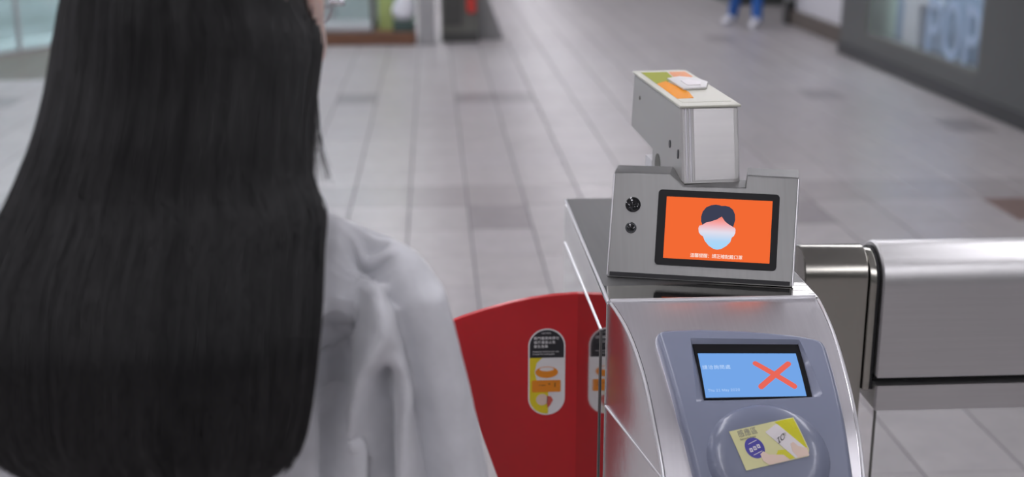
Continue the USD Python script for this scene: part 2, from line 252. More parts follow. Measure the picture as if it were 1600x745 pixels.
GLYPH = {
  '溫': '23 2 24 10 32 11 32 40 87 40 87 11 93 10 93 2/71 11 78 11 77 32 71 31/56 11 62 11 62 32 56 31/40 11 48 11 47 32 40 31|35 84 83 85 84 46 36 45/62 69 74 59 74 59 74 77 64 77/71 54 74 53 74 57 73 56/59 62 50 53 68 54/44 60 52 65 56 77 44 77/45 56 44 53 47 53 47 54|7 82 14 89 26 82 30 77 24 70|5 5 20 38 23 38 28 32 14 1 12 0|2 56 8 63 19 58 26 52 20 45',
  '馨': '2 19 4 21 29 30 6 30 8 38 2 43 9 53 10 68 47 68 48 53 60 56 51 60 53 63 49 71 48 69 9 69 9 76 23 76 24 78 6 78 6 85 23 85 24 90 32 90 33 85 50 85 50 78 33 78 33 76 48 76 55 79 56 88 80 88 81 78 92 78 92 71 86 70 86 65 78 57 92 50 88 44 70 52 65 49 73 50 79 44 52 40 53 38 90 37 89 30 67 30 94 21 90 14 78 17 77 -1 68 -1 68 1 29 1 28 -1 20 -1 20 17 7 13/59 72 75 71 72 81 64 81/63 64 70 60 74 63/29 10 29 8 68 8 68 10/29 18 29 16 68 16 68 18/52 25 58 24 59 25 53 29/10 38 43 38 43 40 21 40 19 46 48 48 46 50 17 50/38 25 43 24 43 29 43 29/32 57 39 57 39 61 32 61/18 58 25 57 25 61 19 61',
  '提': '4 29 2 39 14 43 14 61 3 61 3 70 14 71 14 89 23 90 24 71 34 70 34 61 24 61 24 45 34 48 91 48 91 40 66 40 67 31 86 31 87 24 67 22 66 10 94 9 94 7 92 0 64 1 53 5 44 14 37 3 32 -1 26 5 32 11 36 19 40 38 49 36 47 25 51 17 57 13 57 40 35 40 24 35 24 6 22 2 17 0 6 0 4 8 14 9 14 32|38 86 86 87 86 53 39 53/47 61 76 61 77 66 48 66/47 74 76 74 77 78 48 79',
  '醒': '4 78 4 86 46 86 46 77 34 77 35 67 45 67 46 35 52 50 49 51 49 86 88 86 89 51 74 50 74 42 90 42 91 34 74 34 74 27 89 26 89 19 74 18 74 10 93 10 94 2 38 1 37 6 14 6 12 -1 5 0 5 67 15 67 16 77/58 59 80 58 80 64 58 64/58 72 79 72 80 77 58 78/45 10 65 10 65 18 50 18 50 25 45 27/51 28 65 27 65 33 55 34/59 42 65 42 65 50 60 50/13 15 37 14 37 21 13 22/14 33 14 30 37 30 37 36 30 36 27 39 26 59 24 59 21 40/34 59 33 43 36 43 37 58/24 68 26 67 26 77 23 77/13 42 16 48 16 59 13 58',
  '：': '16 13 16 18 22 23 29 22 32 17 31 10 26 6 19 8|16 60 17 67 21 70 29 69 32 64 32 58 27 54 21 54',
  '請': '38 53 38 60 61 61 60 64 43 65 44 72 60 72 61 75 41 76 41 84 60 84 62 90 70 90 70 84 91 83 90 76 70 75 70 72 89 72 90 65 70 64 70 61 93 60 93 52|45 48 87 49 87 4 85 1 69 0 67 7 78 8 78 17 55 17 54 0 45 0/54 25 78 25 78 29 55 29/54 37 78 37 78 41 55 41|3 66 3 74 20 74 13 86 19 90 28 78 26 74 40 73 39 65|6 34 36 35 37 5 16 5 14 0 7 0/15 14 28 13 28 27 15 27|6 41 7 48 36 47 36 40|6 54 7 61 36 60 36 53',
  '正': '4 4 4 12 17 13 17 58 27 57 27 13 46 13 46 73 8 73 8 83 89 82 88 73 56 73 56 50 85 50 86 42 56 40 56 13 91 13 92 3',
  '確': '2 34 10 51 15 72 15 74 4 75 4 83 37 83 38 80 58 80 61 89 64 90 70 88 69 80 91 80 90 61 82 62 82 71 70 71 76 60 90 59 90 51 75 51 75 43 89 43 89 36 75 35 75 28 88 28 89 20 75 20 75 12 92 12 92 3 54 3 53 -1 45 -1 44 43 40 40 36 41 36 12 19 12 19 4 11 4 11 31 6 27/65 71 64 68 69 71/59 60 66 60 63 66 62 66/54 12 65 12 66 19 54 20/54 28 65 28 66 35 54 35/54 44 65 43 66 51 54 51/20 56 36 55 37 50 47 60 54 71 47 71 46 62 38 61 37 74 25 74/19 21 28 21 27 46 19 46',
  '配': '52 77 52 86 90 85 90 40 82 40 81 46 62 45 62 10 82 9 84 14 85 24 87 26 94 22 93 9 87 1 61 0 56 2 53 6 52 55 81 55 81 76|4 78 5 86 50 86 49 77 37 77 37 69 48 68 47 1 40 1 39 6 15 6 15 0 7 0 7 68 18 69 18 77/15 22 15 14 39 15 39 22/16 34 15 30 39 30 39 36 32 36 29 39 28 60 26 60 24 42 18 33/35 60 35 43 39 43 39 60/26 77 26 69 29 69 29 77/15 41 18 47 19 60 15 60',
  '戴': '3 63 4 70 27 71 26 74 9 74 9 81 27 82 28 90 36 90 37 82 54 82 54 74 37 74 37 70 57 71 58 90 66 90 67 84 72 88 74 87 86 76 82 71 91 70 91 63 68 62 70 36 72 34 78 57 86 56 83 38 75 18 82 8 84 10 86 21 93 16 90 3 86 0 80 -1 75 1 69 10 56 -1 51 4 43 0 32 11 34 15 28 15 28 12 21 5 12 -2 10 -1 5 4 18 15 4 15 4 22 18 22 18 25 7 26 7 32 18 32 18 34 8 36 9 60 54 60 54 35 45 35 44 33 56 32 56 26 45 25 44 23 58 22 58 15 41 14 50 7 61 16 64 22 58 62/67 71 78 70 78 71 67 82/36 42 45 41 46 44 36 44/36 51 46 50 46 53 36 53/27 23 35 22 36 25 28 25/27 33 35 32 36 34 28 35/17 42 27 41 27 44 17 44/17 51 27 50 27 53 17 53',
  '口': '11 79 85 80 85 2 76 2 75 10 22 10 20 1 11 2/21 70 21 19 75 19 75 70',
  '罩': '4 10 4 17 43 18 42 21 13 22 14 50 42 51 42 63 10 64 10 86 87 86 86 64 52 63 52 61 88 61 87 54 52 53 52 51 83 50 83 22 53 21 53 18 92 17 91 9 53 9 53 0 44 -1 43 9/64 72 77 72 77 78 64 78/23 32 23 28 73 29 72 32/23 43 23 40 73 40 73 43/41 72 54 72 54 78 41 78/32 78 19 78 19 72 32 72',
  '洽': '28 53 47 71 58 90 67 88 67 83 75 72 94 56 89 48 80 54 78 49 44 49 43 53 34 47/62 74 50 58 75 59|39 40 83 41 84 0 75 -1 74 4 49 4 48 -1 39 -1/48 13 74 13 74 32 49 32|8 82 14 89 27 82 33 76 27 70|6 6 24 38 26 38 32 32 15 2 13 0|3 55 9 62 25 53 27 50 21 44',
  '詢': '7 53 8 61 37 60 44 70 52 90 61 88 57 76 92 75 90 24 86 4 80 0 64 -1 60 8 76 8 78 11 81 28 82 66 52 66 49 59 73 58 73 20 52 18 52 14 44 14 44 52 37 55 36 53/52 27 65 27 65 35 52 35/52 44 65 43 65 51 52 51|3 66 4 74 20 74 13 86 19 90 21 90 28 78 25 74 40 73 40 65|7 35 36 35 36 5 16 5 15 0 7 0/15 14 28 13 28 27 15 27|7 48 36 48 36 40 8 40',
  '問': '51 85 89 85 89 6 85 0 65 0 63 8 79 9 79 49 51 50/60 58 79 58 79 64 61 64/60 72 79 72 79 77 61 78|28 43 66 43 67 13 38 12 37 7 29 7/38 35 38 21 58 21 57 35|8 85 45 85 44 50 17 49 17 -1 8 -1/17 58 35 58 36 64 17 64/18 78 17 72 36 72 35 78',
  '處': '2 4 10 26 11 72 42 72 43 90 51 90 52 84 85 83 84 76 52 76 52 73 91 71 92 69 86 55 90 53 86 43 82 42 48 42 43 46 42 52 23 52 23 58 42 60 42 64 20 64 19 28 25 35 31 47 38 46 37 39 52 38 49 26 42 15 50 11 48 16 54 23 56 39 80 39 80 19 84 19 86 28 92 26 90 13 86 11 74 12 72 16 71 31 64 31 61 18 54 10 93 8 91 0 54 1 45 3 36 8 28 2 18 -2 14 6 31 15 27 23 21 17 17 19 10 -1/52 60 76 60 75 54 52 53 52 50 79 49 81 51 81 53 76 56 79 64 52 64/33 32 36 22 37 22 42 31',
  '閘': '51 85 90 85 90 8 86 0 71 -1 68 6 69 9 80 9 80 53 51 54/60 61 80 60 80 66 61 66/60 74 80 73 80 78 61 78|25 17 25 50 71 49 71 17 52 16 52 1 44 1 43 16/52 24 62 24 62 29 52 30/52 37 62 37 62 42 52 42/34 24 43 24 43 29 34 30/34 37 43 37 43 42 34 42|7 85 45 85 44 53 16 53 16 -1 7 -1/16 61 35 60 36 65 17 66/16 74 35 73 36 78 17 78',
  '門': '51 48 52 85 89 85 89 6 86 1 78 -1 65 -1 62 7 62 9 79 9 79 47/60 56 79 56 79 63 61 63/60 71 79 71 79 77 61 77|8 85 44 85 44 48 17 47 16 -1 8 0/17 56 35 56 35 63 17 63/17 71 35 71 35 77 17 77',
  '關': '7 85 45 85 45 54 38 54 33 46 36 46 40 51 45 49 46 46 41 41 47 34 54 38 49 38 47 44 56 53 51 55 51 86 89 85 90 8 87 1 72 -1 69 8 65 8 64 11 58 11 58 1 50 0 50 26 48 28 46 27 44 8 37 2 30 0 26 5 35 11 24 12 24 26 20 32 20 34 28 39 23 38 21 46 29 54 17 54 16 -1 7 -1/60 46 63 46 66 51 72 48 67 41 75 30 72 26 72 9 80 9 80 54 65 54/60 62 80 62 80 66 61 66/60 74 80 73 80 78 61 78/58 28 58 19 64 18 64 27 68 27 68 29/63 37 62 35 64 36/30 28 32 19 38 18 39 29/37 37 36 35 38 36/16 62 35 62 36 66 17 66/17 78 17 73 36 74 35 78',
  '閉': '20 13 36 24 45 33 23 33 23 42 50 42 51 86 88 86 89 7 87 2 81 -1 66 -1 62 7 80 9 79 50 59 50 59 42 73 42 74 34 59 33 59 8 56 3 42 2 39 8 40 10 50 10 50 25 40 16 26 7/60 58 79 58 80 64 61 64/60 72 79 72 80 78 61 78|8 86 45 85 45 51 17 50 16 -1 8 -1/17 59 35 58 36 64 17 64/17 72 35 72 36 78 17 78',
  '時': '6 83 35 84 36 60 59 60 59 69 40 70 39 78 59 78 60 90 69 90 69 78 90 78 89 70 69 69 69 60 94 59 93 51 82 50 82 43 92 42 93 34 82 33 82 6 79 1 60 -1 57 6 58 8 72 8 72 34 36 34 36 18 15 18 15 10 6 10/36 43 72 42 72 50 36 51/27 46 15 47 15 27 27 27/27 74 15 74 15 56 27 56|42 27 42 29 49 32 58 22 62 14 54 10',
  '勿': '2 46 15 65 26 90 35 88 31 75 90 74 86 16 83 5 77 0 59 0 56 9 72 9 75 11 78 28 80 65 69 65 58 28 49 12 39 0 31 4 30 6 39 14 48 29 55 46 59 65 47 65 34 33 23 18 14 9 6 16 24 35 37 65 27 65 10 40',
  '強': '35 9 36 11 59 12 59 24 40 24 40 52 59 52 59 59 40 58 38 66 44 71 56 90 64 88 64 84 52 68 74 70 69 78 76 81 91 62 92 59 86 55 81 62 69 61 68 52 88 51 88 25 82 24 94 2 88 -2 86 -2 82 5 37 1/68 33 79 33 79 43 69 43/68 13 78 13 73 20 77 24 68 24/48 33 59 33 59 43 49 43|3 33 7 62 27 63 27 75 6 76 4 84 36 85 36 54 15 54 14 43 14 42 37 41 35 12 30 2 23 0 12 0 10 8 22 8 24 10 27 32',
  '行': '36 49 37 58 93 57 92 48 78 48 78 7 75 1 54 -1 51 7 52 9 69 9 69 48|40 76 41 84 90 84 90 75|1 38 18 55 29 69 38 66 27 50 26 -1 17 -1 17 39 8 32|2 68 25 90 34 87 29 80 8 61',
  '通': '2 7 16 19 16 44 4 44 3 53 26 53 26 20 33 14 34 65 55 66 42 72 47 78 34 78 34 86 84 87 89 83 86 78 72 68 76 66 89 65 89 19 88 16 81 13 70 14 68 21 79 21 80 30 66 30 66 14 58 14 57 29 43 30 43 14 36 13 47 10 94 12 92 2 45 2 33 5 21 12 8 0/66 38 80 38 80 43 66 44/66 52 80 52 80 57 66 58/50 78 62 73 71 78/43 52 57 52 57 57 43 58/43 44 43 38 57 38 56 44|5 80 6 83 12 86 29 69 22 63',
  '過': '1 6 8 15 16 20 16 48 3 48 3 57 25 57 25 18 31 14 32 56 39 57 39 86 80 86 81 57 88 56 88 16 83 13 72 12 70 18 70 21 80 21 79 49 41 49 40 13 36 12 51 9 94 11 93 2 43 0 33 3 19 12 7 -1/48 74 64 73 65 57 72 57 72 78 48 78/48 57 57 57 57 65 48 65|46 44 73 45 73 22 54 22 54 18 47 18/54 30 65 29 66 37 54 37|7 83 12 89 15 88 30 71 22 67',
  '以': '32 5 49 16 60 29 68 50 72 86 82 86 79 54 72 30 94 5 86 -1 67 21 55 8 39 -2|35 76 43 81 58 56 50 52|8 15 14 23 14 81 24 82 24 26 44 35 47 34 48 27 14 9',
  '免': '3 58 21 75 31 90 41 88 39 82 62 83 67 78 59 66 85 65 85 34 61 33 61 11 82 10 84 23 86 23 93 20 90 5 84 1 60 1 55 2 52 8 52 33 50 33 43 20 34 11 18 2 8 0 4 8 26 17 34 25 38 33 14 33 14 55 9 52/54 57 52 42 75 42 76 57/26 66 47 66 53 74 32 74/24 57 23 42 42 42 43 57',
  '發': '2 55 2 57 19 65 10 72 13 77 13 86 41 86 46 84 46 81 39 70 30 61 41 60 42 41 48 49 48 61 66 61 52 76 46 88 54 90 61 79 72 89 74 89 79 84 67 73 69 70 73 70 84 80 91 76 88 72 79 64 94 58 90 51 76 55 76 43 88 43 90 36 71 36 67 41 67 53 57 53 55 43 47 34 80 33 84 32 80 22 72 13 84 6 84 3 79 -1 65 8 53 2 42 -1 39 6 57 13 44 21 46 25 43 26 44 33 40 37 21 37 20 29 41 29 40 14 38 6 34 1 15 0 13 8 29 8 32 21 10 22 13 44 32 45 32 52 16 53 6 49/53 26 65 18 72 25/18 78 26 70 33 77',
  '生': '4 3 5 12 43 12 43 34 15 34 15 43 43 43 43 61 23 62 12 46 4 51 16 71 22 88 32 86 27 71 43 71 43 89 52 90 53 71 88 71 86 62 53 61 53 43 84 43 84 35 53 34 53 12 91 12 92 2',
  '危': '32 50 78 51 76 27 75 23 70 20 55 20 52 27 53 29 66 28 69 42 42 42 42 11 45 9 81 9 83 14 84 23 86 23 93 20 89 4 85 1 78 0 47 0 36 2 32 10|2 4 11 19 15 38 15 54 9 50 2 58 20 74 29 90 39 89 38 84 62 84 67 80 61 67 92 66 91 58 25 58 24 32 19 13 9 -2/27 68 49 67 54 75 32 75',
  '險': '30 65 46 77 58 91 66 88 65 84 74 77 94 68 90 60 76 66 76 60 46 60 44 64 35 59/60 78 51 68 72 68|25 4 37 16 43 29 35 30 36 55 59 55 59 30 49 29 52 28 50 21 60 12 59 9 65 16 70 28 62 30 62 54 87 55 87 30 78 29 77 20 93 7 88 0 74 12 61 -1 46 13 31 -2/70 38 79 37 79 48 70 47/43 38 51 37 51 48 43 47|6 86 30 86 34 83 26 57 32 46 33 30 30 24 24 22 17 22 15 27 14 -1 6 0/15 30 23 30 25 34 23 46 17 56 23 77 15 77',
  '感': '3 30 10 49 12 80 54 80 54 90 63 89 64 80 72 80 66 85 67 87 72 90 83 84 84 80 92 80 92 72 64 71 69 53 78 69 87 67 83 57 74 43 78 37 82 36 86 48 93 44 89 29 80 26 89 13 91 6 83 4 76 17 74 6 68 0 36 0 29 1 25 4 25 27 34 26 34 9 36 8 63 8 65 10 66 19 76 17 72 24 78 27 72 30 67 36 57 28 49 34 23 34 23 57 52 57 53 37 62 44 55 72 20 72 19 49 15 34 10 25/32 49 31 41 44 41 44 49|39 26 39 28 46 31 60 15 52 11|22 67 54 68 54 60 22 60|3 6 14 24 22 22 12 2',
  '應': '71 21 78 25 93 5 85 2 80 11|2 4 8 30 10 82 46 82 43 89 51 92 58 82 92 82 92 74 70 74 74 67 90 66 89 60 73 59 73 57 87 56 86 50 73 50 73 48 86 48 87 42 73 41 73 38 90 38 91 30 55 30 69 21 63 14 47 24 47 27 43 28 43 50 40 47 35 49 35 28 27 27 26 50 22 45 18 46 16 18 9 -1/52 38 64 38 64 40 52 41/52 48 64 48 64 50 52 50/52 57 64 57 64 59 52 60/54 67 64 67 64 67 60 74 57 74/35 56 41 62 47 74 41 74 35 61/18 56 25 61 32 74 18 74|38 6 39 24 47 24 48 8 66 8 69 16 76 13 74 2 69 0 46 0 40 2|16 5 24 17 27 24 35 22 30 9 24 2',
  '區': '8 84 87 85 87 76 17 76 17 13 91 12 92 4 8 4|55 44 83 45 83 18 55 18/64 26 74 25 74 37 64 37|34 72 71 73 72 50 34 49/43 57 62 56 62 65 43 65|23 18 24 45 50 44 50 18/32 37 32 25 42 25 42 37',
  '卡': '4 46 4 54 41 55 42 90 51 89 51 76 83 75 82 67 51 67 51 54 92 54 92 45 51 45 51 33 56 37 85 25 88 22 82 15 51 28 50 -1 41 0 41 45',
}
def glyph_poly(text, x, y, h, adv=1.0, sx=1.0):
    """East Asian lettering as polygons: characters h tall from (x, y) on"""
    out = []
    for k, c in enumerate(text):
        for part in GLYPH.get(c, '').split('|'):
            if not part: continue
            rs = [np.array(list(map(float, r.split()))).reshape(-1, 2) for r in part.split('/')]
            g = Polygon(rs[0], [r for r in rs[1:]]).buffer(0)
            out.append(shapely.affinity.affine_transform(g, [h / 100 * sx, 0, 0, h / 100, x + k * h * adv * sx, y]))
    return shapely.MultiPolygon([q for g in out for q in getattr(g, 'geoms', [g]) if q.geom_type == 'Polygon'])
def latin(text, x, y, h, depth=0.0003, sx=1.0, bold=False):
    m = meshkit.text_mesh(text, h, depth, bold); m.vertices[:, 0] *= sx; m.apply_translation([x, y, 0]); return m
import shapely.affinity

# ================================================================== THE SETTING
FX, FY, TW, TD = 0.166, 5.93, 0.30, 0.45     # one joint crossing of the floor and the tile's size
floor = thing('floor', 'polished grey stone tile floor of the station hall with dark joints', kind='structure')
obj('floor_bed', cat(box(-9, 6.5, -12, 34, -0.12, -0.0035)), 'grout', floor, smooth=False)
def tile(x0, y0):
    g, gy, b, z = 0.0034, 0.0018, 0.003, 0.0
    a = np.array([(x0 + g, y0 + gy), (x0 + TW - g, y0 + gy), (x0 + TW - g, y0 + TD - gy), (x0 + g, y0 + TD - gy)]); c = a + np.array([(b, b), (-b, b), (-b, -b), (b, -b)])
    v = np.vstack([np.c_[a, np.full(4, -0.02)], np.c_[a, np.full(4, z - b * 0.7)], np.c_[c, np.full(4, z)]])
    f = [(8, 9, 10), (8, 10, 11)]
    for k in (0, 4):
        for i in range(4):
            j = (i + 1) % 4; f += [(k + i, k + j, k + 4 + j), (k + i, k + 4 + j, k + 4 + i)]
    return v, np.array(f)
rng = np.random.default_rng(4)
DARK = {(0, 0): 'tile_grey', (0, 5): 'tile_grey', (0, 9): 'tile_brown', (0, 10): 'tile_brown', (8, 0): 'tile_grey', (8, 1): 'tile_grey', (8, -3): 'tile_grey', (8, 9): 'tile_grey', (8, -13): 'tile_grey', (8, -12): 'tile_grey', (5, 11): 'tile_grey', (0, -4): 'tile_grey',
        (16, 0): 'tile_grey', (16, 9): 'tile_grey', (16, -3): 'tile_grey', (-8, 0): 'tile_grey', (-8, 5): 'tile_grey', (-8, 9): 'tile_brown'}
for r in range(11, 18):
    for j in range(-31, -10): DARK.setdefault((r, j), 'tile_taupe')  # shade and reflections before the shop front, put into the tile colour
def proj(x, y):
    c, s = math.cos(math.radians(3.5255)), math.sin(math.radians(3.5255)); t = math.radians(15.7086)
    X = x * c - y * s; Yf = x * s + y * c; z = Yf * math.cos(t) + 1.62 * math.sin(t); up = Yf * math.sin(t) - 1.62 * math.cos(t)
    return 800 + 2000 * X / z, 372.5 - 2000 * up / z, z
cells = []
for r in range(-39, 62):
    y0 = FY + r * TD
    for j in range(-31, 22):
        x0 = FX + j * TW
        if x0 + TW > 4.13 and y0 < 14.7 and x0 > 4.2: continue
        sx, sy, z = proj(x0 + TW / 2, y0 + TD / 2)
        seen = z > 0.5 and -40 < sx < 1640 and -40 < sy < 800 and not (sx < 470 and sy > 150) and not (960 < sx < 1340 and sy > 330) and not (700 < sx < 960 and sy > 470) and not (sx > 1270 and 410 < sy < 600)
        w = TW * 2000 / max(z, 0.1); hgt = TD * 1.62 * 2000 / max(z, 0.1) ** 2
        cells.append((-(w * hgt) if seen else 1e9, r, j, x0, y0))
cells.sort()
rest = {}
for k, (s, r, j, x0, y0) in enumerate(cells):
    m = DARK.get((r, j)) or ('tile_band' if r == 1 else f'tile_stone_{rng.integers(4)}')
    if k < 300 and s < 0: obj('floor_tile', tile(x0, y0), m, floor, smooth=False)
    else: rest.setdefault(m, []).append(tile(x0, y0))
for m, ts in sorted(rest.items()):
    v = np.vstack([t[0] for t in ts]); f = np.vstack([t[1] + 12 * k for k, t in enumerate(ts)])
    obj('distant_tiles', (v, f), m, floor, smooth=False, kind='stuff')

ceil = thing('ceiling', 'white ceiling of the station hall with long light panels', kind='structure')
obj('ceiling_slab', box(-9, 6.5, -12, 34, 3.2, 3.35), 'ceiling_white', ceil, smooth=False)
for X in (-3.3, -0.5, 2.3):
    for k in range(-2, 8):
        y0 = 0.9 + 4.2 * k
        obj('light_trim', cat(box(X - 0.24, X + 0.24, y0, y0 + 3.2, 3.19, 3.2)), 'steel_satin', ceil, smooth=False)
        obj('light_panel', box(X - 0.21, X + 0.21, y0 + 0.05, y0 + 3.15, 3.17, 3.19), 'light_panel', ceil, smooth=False)
wl = thing('wall_left', 'pale wall along the left of the station hall', kind='structure')
obj('wall_slab', box(-9.2, -9, -12, 34, 0, 3.2), 'wall_white', wl, smooth=False)
wb = thing('wall_back', 'pale wall behind the viewpoint', kind='structure')
obj('wall_slab', box(-9, 6.5, -12.2, -12, 0, 3.2), 'wall_grey', wb, smooth=False)
wf = thing('wall_front', 'white wall at the far end of the station hall', kind='structure')
obj('wall_slab', box(-9, 6.5, 34, 34.2, 0, 3.2), 'wall_white', wf, smooth=False)

# right-hand wall: dark shop facade with a window, then a recessed white wall with a brown base, then a dark end
RX = 3.92
wr = thing('wall_right', 'dark grey shop facade and white wall along the right side', kind='structure')
WY0, WY1, WZ0, WZ1 = 8.98, 11.5, 0.255, 2.3
for y0, y1, z0, z1 in [(3.0, 6.2, 0.115, 3.2), (6.205, WY0, 0.115, 3.2), (WY0, WY1, 0.115, WZ0), (WY0, WY1, WZ1, 3.2)]:
    obj('facade_panel', box(RX, RX + 0.2, y0, y1, z0, z1, 0.003), 'facade_dark', wr, smooth=False)
obj('facade_panel', box(RX, RX + 0.02, WY1, 12.2, 0.115, 3.2, 0.003), 'facade_dark', wr, smooth=False)
obj('facade_end', box(RX + 0.23, 6.5, 12.1, 12.2, 0, 3.2), 'facade_dark', wr, smooth=False)
obj('facade_skirting', box(RX - 0.018, RX + 0.2, 3.0, 12.2, 0, 0.115, 0.004), 'skirting_dark', wr, smooth=False)
obj('white_panel', box(4.16, 4.3, 12.2, 14.62, 0.17, 3.2), 'wall_white', wr, smooth=False)
obj('wall_base', box(4.10, 4.3, 12.2, 14.62, 0, 0.17, 0.006), 'base_brown', wr, smooth=False)
obj('corner_post', box(4.06, 4.3, 14.62, 14.78, 0, 0.27, 0.006), 'black_metal', wr, smooth=False)
obj('corner_column', box(4.06, 4.3, 14.62, 14.78, 0.27, 3.2, 0.006), 'wall_grey', wr, smooth=False)
obj('alcove_wall', box(5.2, 5.4, 14.7, 17.2, 0, 3.2), 'wall_grey', wr, smooth=False)
obj('alcove_side', box(4.3, 5.4, 14.5, 14.7, 0, 3.2), 'wall_grey', wr, smooth=False)
obj('end_facade', box(3.95, 6.5, 17.0, 34, 0, 3.2), 'facade_dark', wr, smooth=False)
obj('near_side_wall', box(3.92, 6.5, -12, 3.0, 0, 3.2), 'wall_grey', wr, smooth=False)

win = thing('window_1', 'lit shop window with white POP lettering in the dark facade', kind='structure')
fr = []
for y0, y1, z0, z1 in [(WY0, WY0 + 0.03, WZ0, WZ1), (WY1 - 0.03, WY1, WZ0, WZ1), (WY0, WY1, WZ0, WZ0 + 0.02), (WY0, WY1, WZ1 - 0.03, WZ1)]:
    fr.append(box(RX + 0.002, RX + 0.03, y0, y1, z0, z1))
obj('window_frame', cat(*fr), 'cabinet_grey', win, smooth=False)
obj('window_pane', box(RX + 0.012, RX + 0.02, WY0 + 0.03, WY1 - 0.03, WZ0 + 0.02, WZ1 - 0.03), 'shop_glass', win, smooth=False)
obj('display_back', box(RX + 0.21, RX + 0.225, WY0 - 0.3, 11.28, 0.14, 2.6), 'shop_blue', win, smooth=False)
obj('display_back', box(RX + 0.205, RX + 0.225, 11.29, 12.19, 0.14, 2.6), 'shop_green', win, smooth=False, label='pale green back panel')
obj('display_stand', cat(box(RX + 0.15, RX + 0.2, 10.62, 10.95, 0.24, 0.60, 0.006), box(RX + 0.15, RX + 0.2, 10.2, 11.0, 0.60, 0.68, 0.006)), 'wall_white', win, smooth=False)
obj('added_light_hood', box(RX + 0.095, RX + 0.118, WY0 - 0.25, 12.15, 1.08, 1.24), 'cabinet_grey', win, smooth=False)  # unseen screen added to keep the strip's light off the floor
obj('added_display_light', box(RX + 0.12, RX + 0.17, WY0 - 0.25, 12.15, 1.15, 1.17), 'shop_light', win, smooth=False)  # unseen strip added above the view to brighten the back panels
tm = meshkit.text_mesh('POP', 0.41, 0.006, True); b = tm.bounds
tm.vertices[:, 0] = (tm.vertices[:, 0] - b[0, 0]) / (b[1, 0] - b[0, 0]) * 1.02
tm.vertices[:, 1] -= b[0, 1]
tm.vertices = frame_of((RX + 0.0115, 10.04, 0.285), (0, -1, 0), (0, 0, 1), (-1, 0, 0))(tm.vertices); tm.fix_normals()
obj('window_lettering', tm, 'letter_white', win, smooth=False, label='white POP lettering on the pane')

# ================================================================== THE FARE GATE
gate = thing('fare_gate', 'stainless steel fare gate cabinet with blue screen and open red flap', 'fare gate')
PR = np.array([(1.772, 1.02), (1.704, 1.002), (1.631, .965), (1.571, .918), (1.524, .853), (1.492, .78), (1.472, .70), (1.46, .6), (1.455, .5), (1.455, .0)])
PT = np.r_[0, np.cumsum(np.linalg.norm(np.diff(PR, axis=0), axis=1))]
PS = PchipInterpolator(PT, PR); PSd = PS.derivative()
XLs = PchipInterpolator([0, .0905, .16, .2286, .3014, .6, PT[-1]], [.2525, .2711, .2804, .2859, .2932, .303, .305])
XR, YB, XS, YFL = 0.5657, 2.40, 0.252, 1.785
def wrap(v):
    """(x, -s, h): across the front, down along its curve, out from it"""
    v = np.asarray(v, float); s = np.clip(-v[:, 1], 0, PT[-1]); P = PS(s); T = PSd(s); T /= np.linalg.norm(T, axis=1)[:, None]
    return np.c_[v[:, 0], P[:, 0] + T[:, 1] * v[:, 2], P[:, 1] - T[:, 0] * v[:, 2]]
ss = np.unique(np.r_[np.linspace(0, 0.45, 60), np.linspace(0.45, PT[-1], 30)])
prof = PS(ss)
rings = []
for s, (d, z) in zip(ss, prof):
    xl = float(XLs(s)); e = 0.006
    rings.append([(XS, YB, z), (XS, max(YFL, d + .002), z), (xl, d + 0.001, z), (xl + 0.004, d, z), (XR - e, d, z), (XR - e * .3, d + e * .3, z), (XR, d + e, z), (XR, YB, z)])
obj('cabinet_body', loft(rings[::-1]), 'steel_flank', gate, smooth=25)
# curved brushed front cover
nx = 26; gv, gf = [], []
for i, s in enumerate(ss):
    for k in range(nx):
        t = k / (nx - 1); x = float(XLs(s)) + 0.004 + t * (XR - 0.006 - float(XLs(s)) - 0.004)
        gv.append((x, -s, 0.0012))
gv = np.array(gv)
for i in range(len(ss) - 1):
    for k in range(nx - 1):
        a = i * nx + k; gf += [(a, a + nx, a + nx + 1), (a, a + nx + 1, a + 1)]
fc = trimesh.Trimesh(wrap(gv), np.array(gf), process=False)
obj('front_cover', fc, 'steel_cross', gate, smooth=True)
obj('top_plate', box(XS + 0.002, XR - 0.002, 1.846, YB - 0.002, 1.0195, 1.0225), 'steel_satin', gate, smooth=False)
obj('top_plate', box(XS + 0.002, XR - 0.002, 1.774, 1.8455, 1.0195, 1.0224), 'top_steel', gate, smooth=False, label='polished strip along the front edge of the top')
obj('side_panel', box(XS - 0.0016, XS, YFL + 0.004, YB - 0.002, 0.08, 1.012), 'steel_mirror', gate, smooth=False, label='mirror-polished side panel')
er = 0.0026
edge = [np.array([(XS, 1.775, 1.0195), (XS, YB - .003, 1.0195), (XR - .002, YB - .003, 1.0195), (XR - .002, 1.775, 1.0195)])]
obj('edge_trim', tube(edge[0][:2], er), 'steel_edge', gate); obj('edge_trim', tube(edge[0][1:3], er), 'steel_edge', gate)
obj('edge_trim', tube(edge[0][2:], er), 'steel_edge', gate)
obj('edge_trim', tube([(XS + .002, 1.7735, 1.0222), (XR - .006, 1.7735, 1.0222)], 0.0034), 'steel_edge', gate)
obj('edge_trim', tube(np.array([(float(XLs(s)) + .001, *(PS(s) + [0.001, 0])) for s in np.linspace(0.004, PT[-1] - .05, 60)]), 0.0026), 'steel_edge', gate)
obj('edge_trim', tube(np.array([(XR - .002, *(PS(s) + [0.002, 0])) for s in np.linspace(0.004, PT[-1] - .05, 60)]), 0.0022), 'steel_edge', gate)
obj('side_rail', tube([(XS - .002, 1.842, .953), (XS - .002, 2.385, .938)], 0.0022), 'steel_edge', gate)
obj('side_rail', tube([(XS - .002, 1.842, .953), (XS - .002, 1.842, .06)], 0.002), 'steel_satin', gate)
fz = 0.856; sI = float(np.interp(-fz, -prof[:, 1], ss))
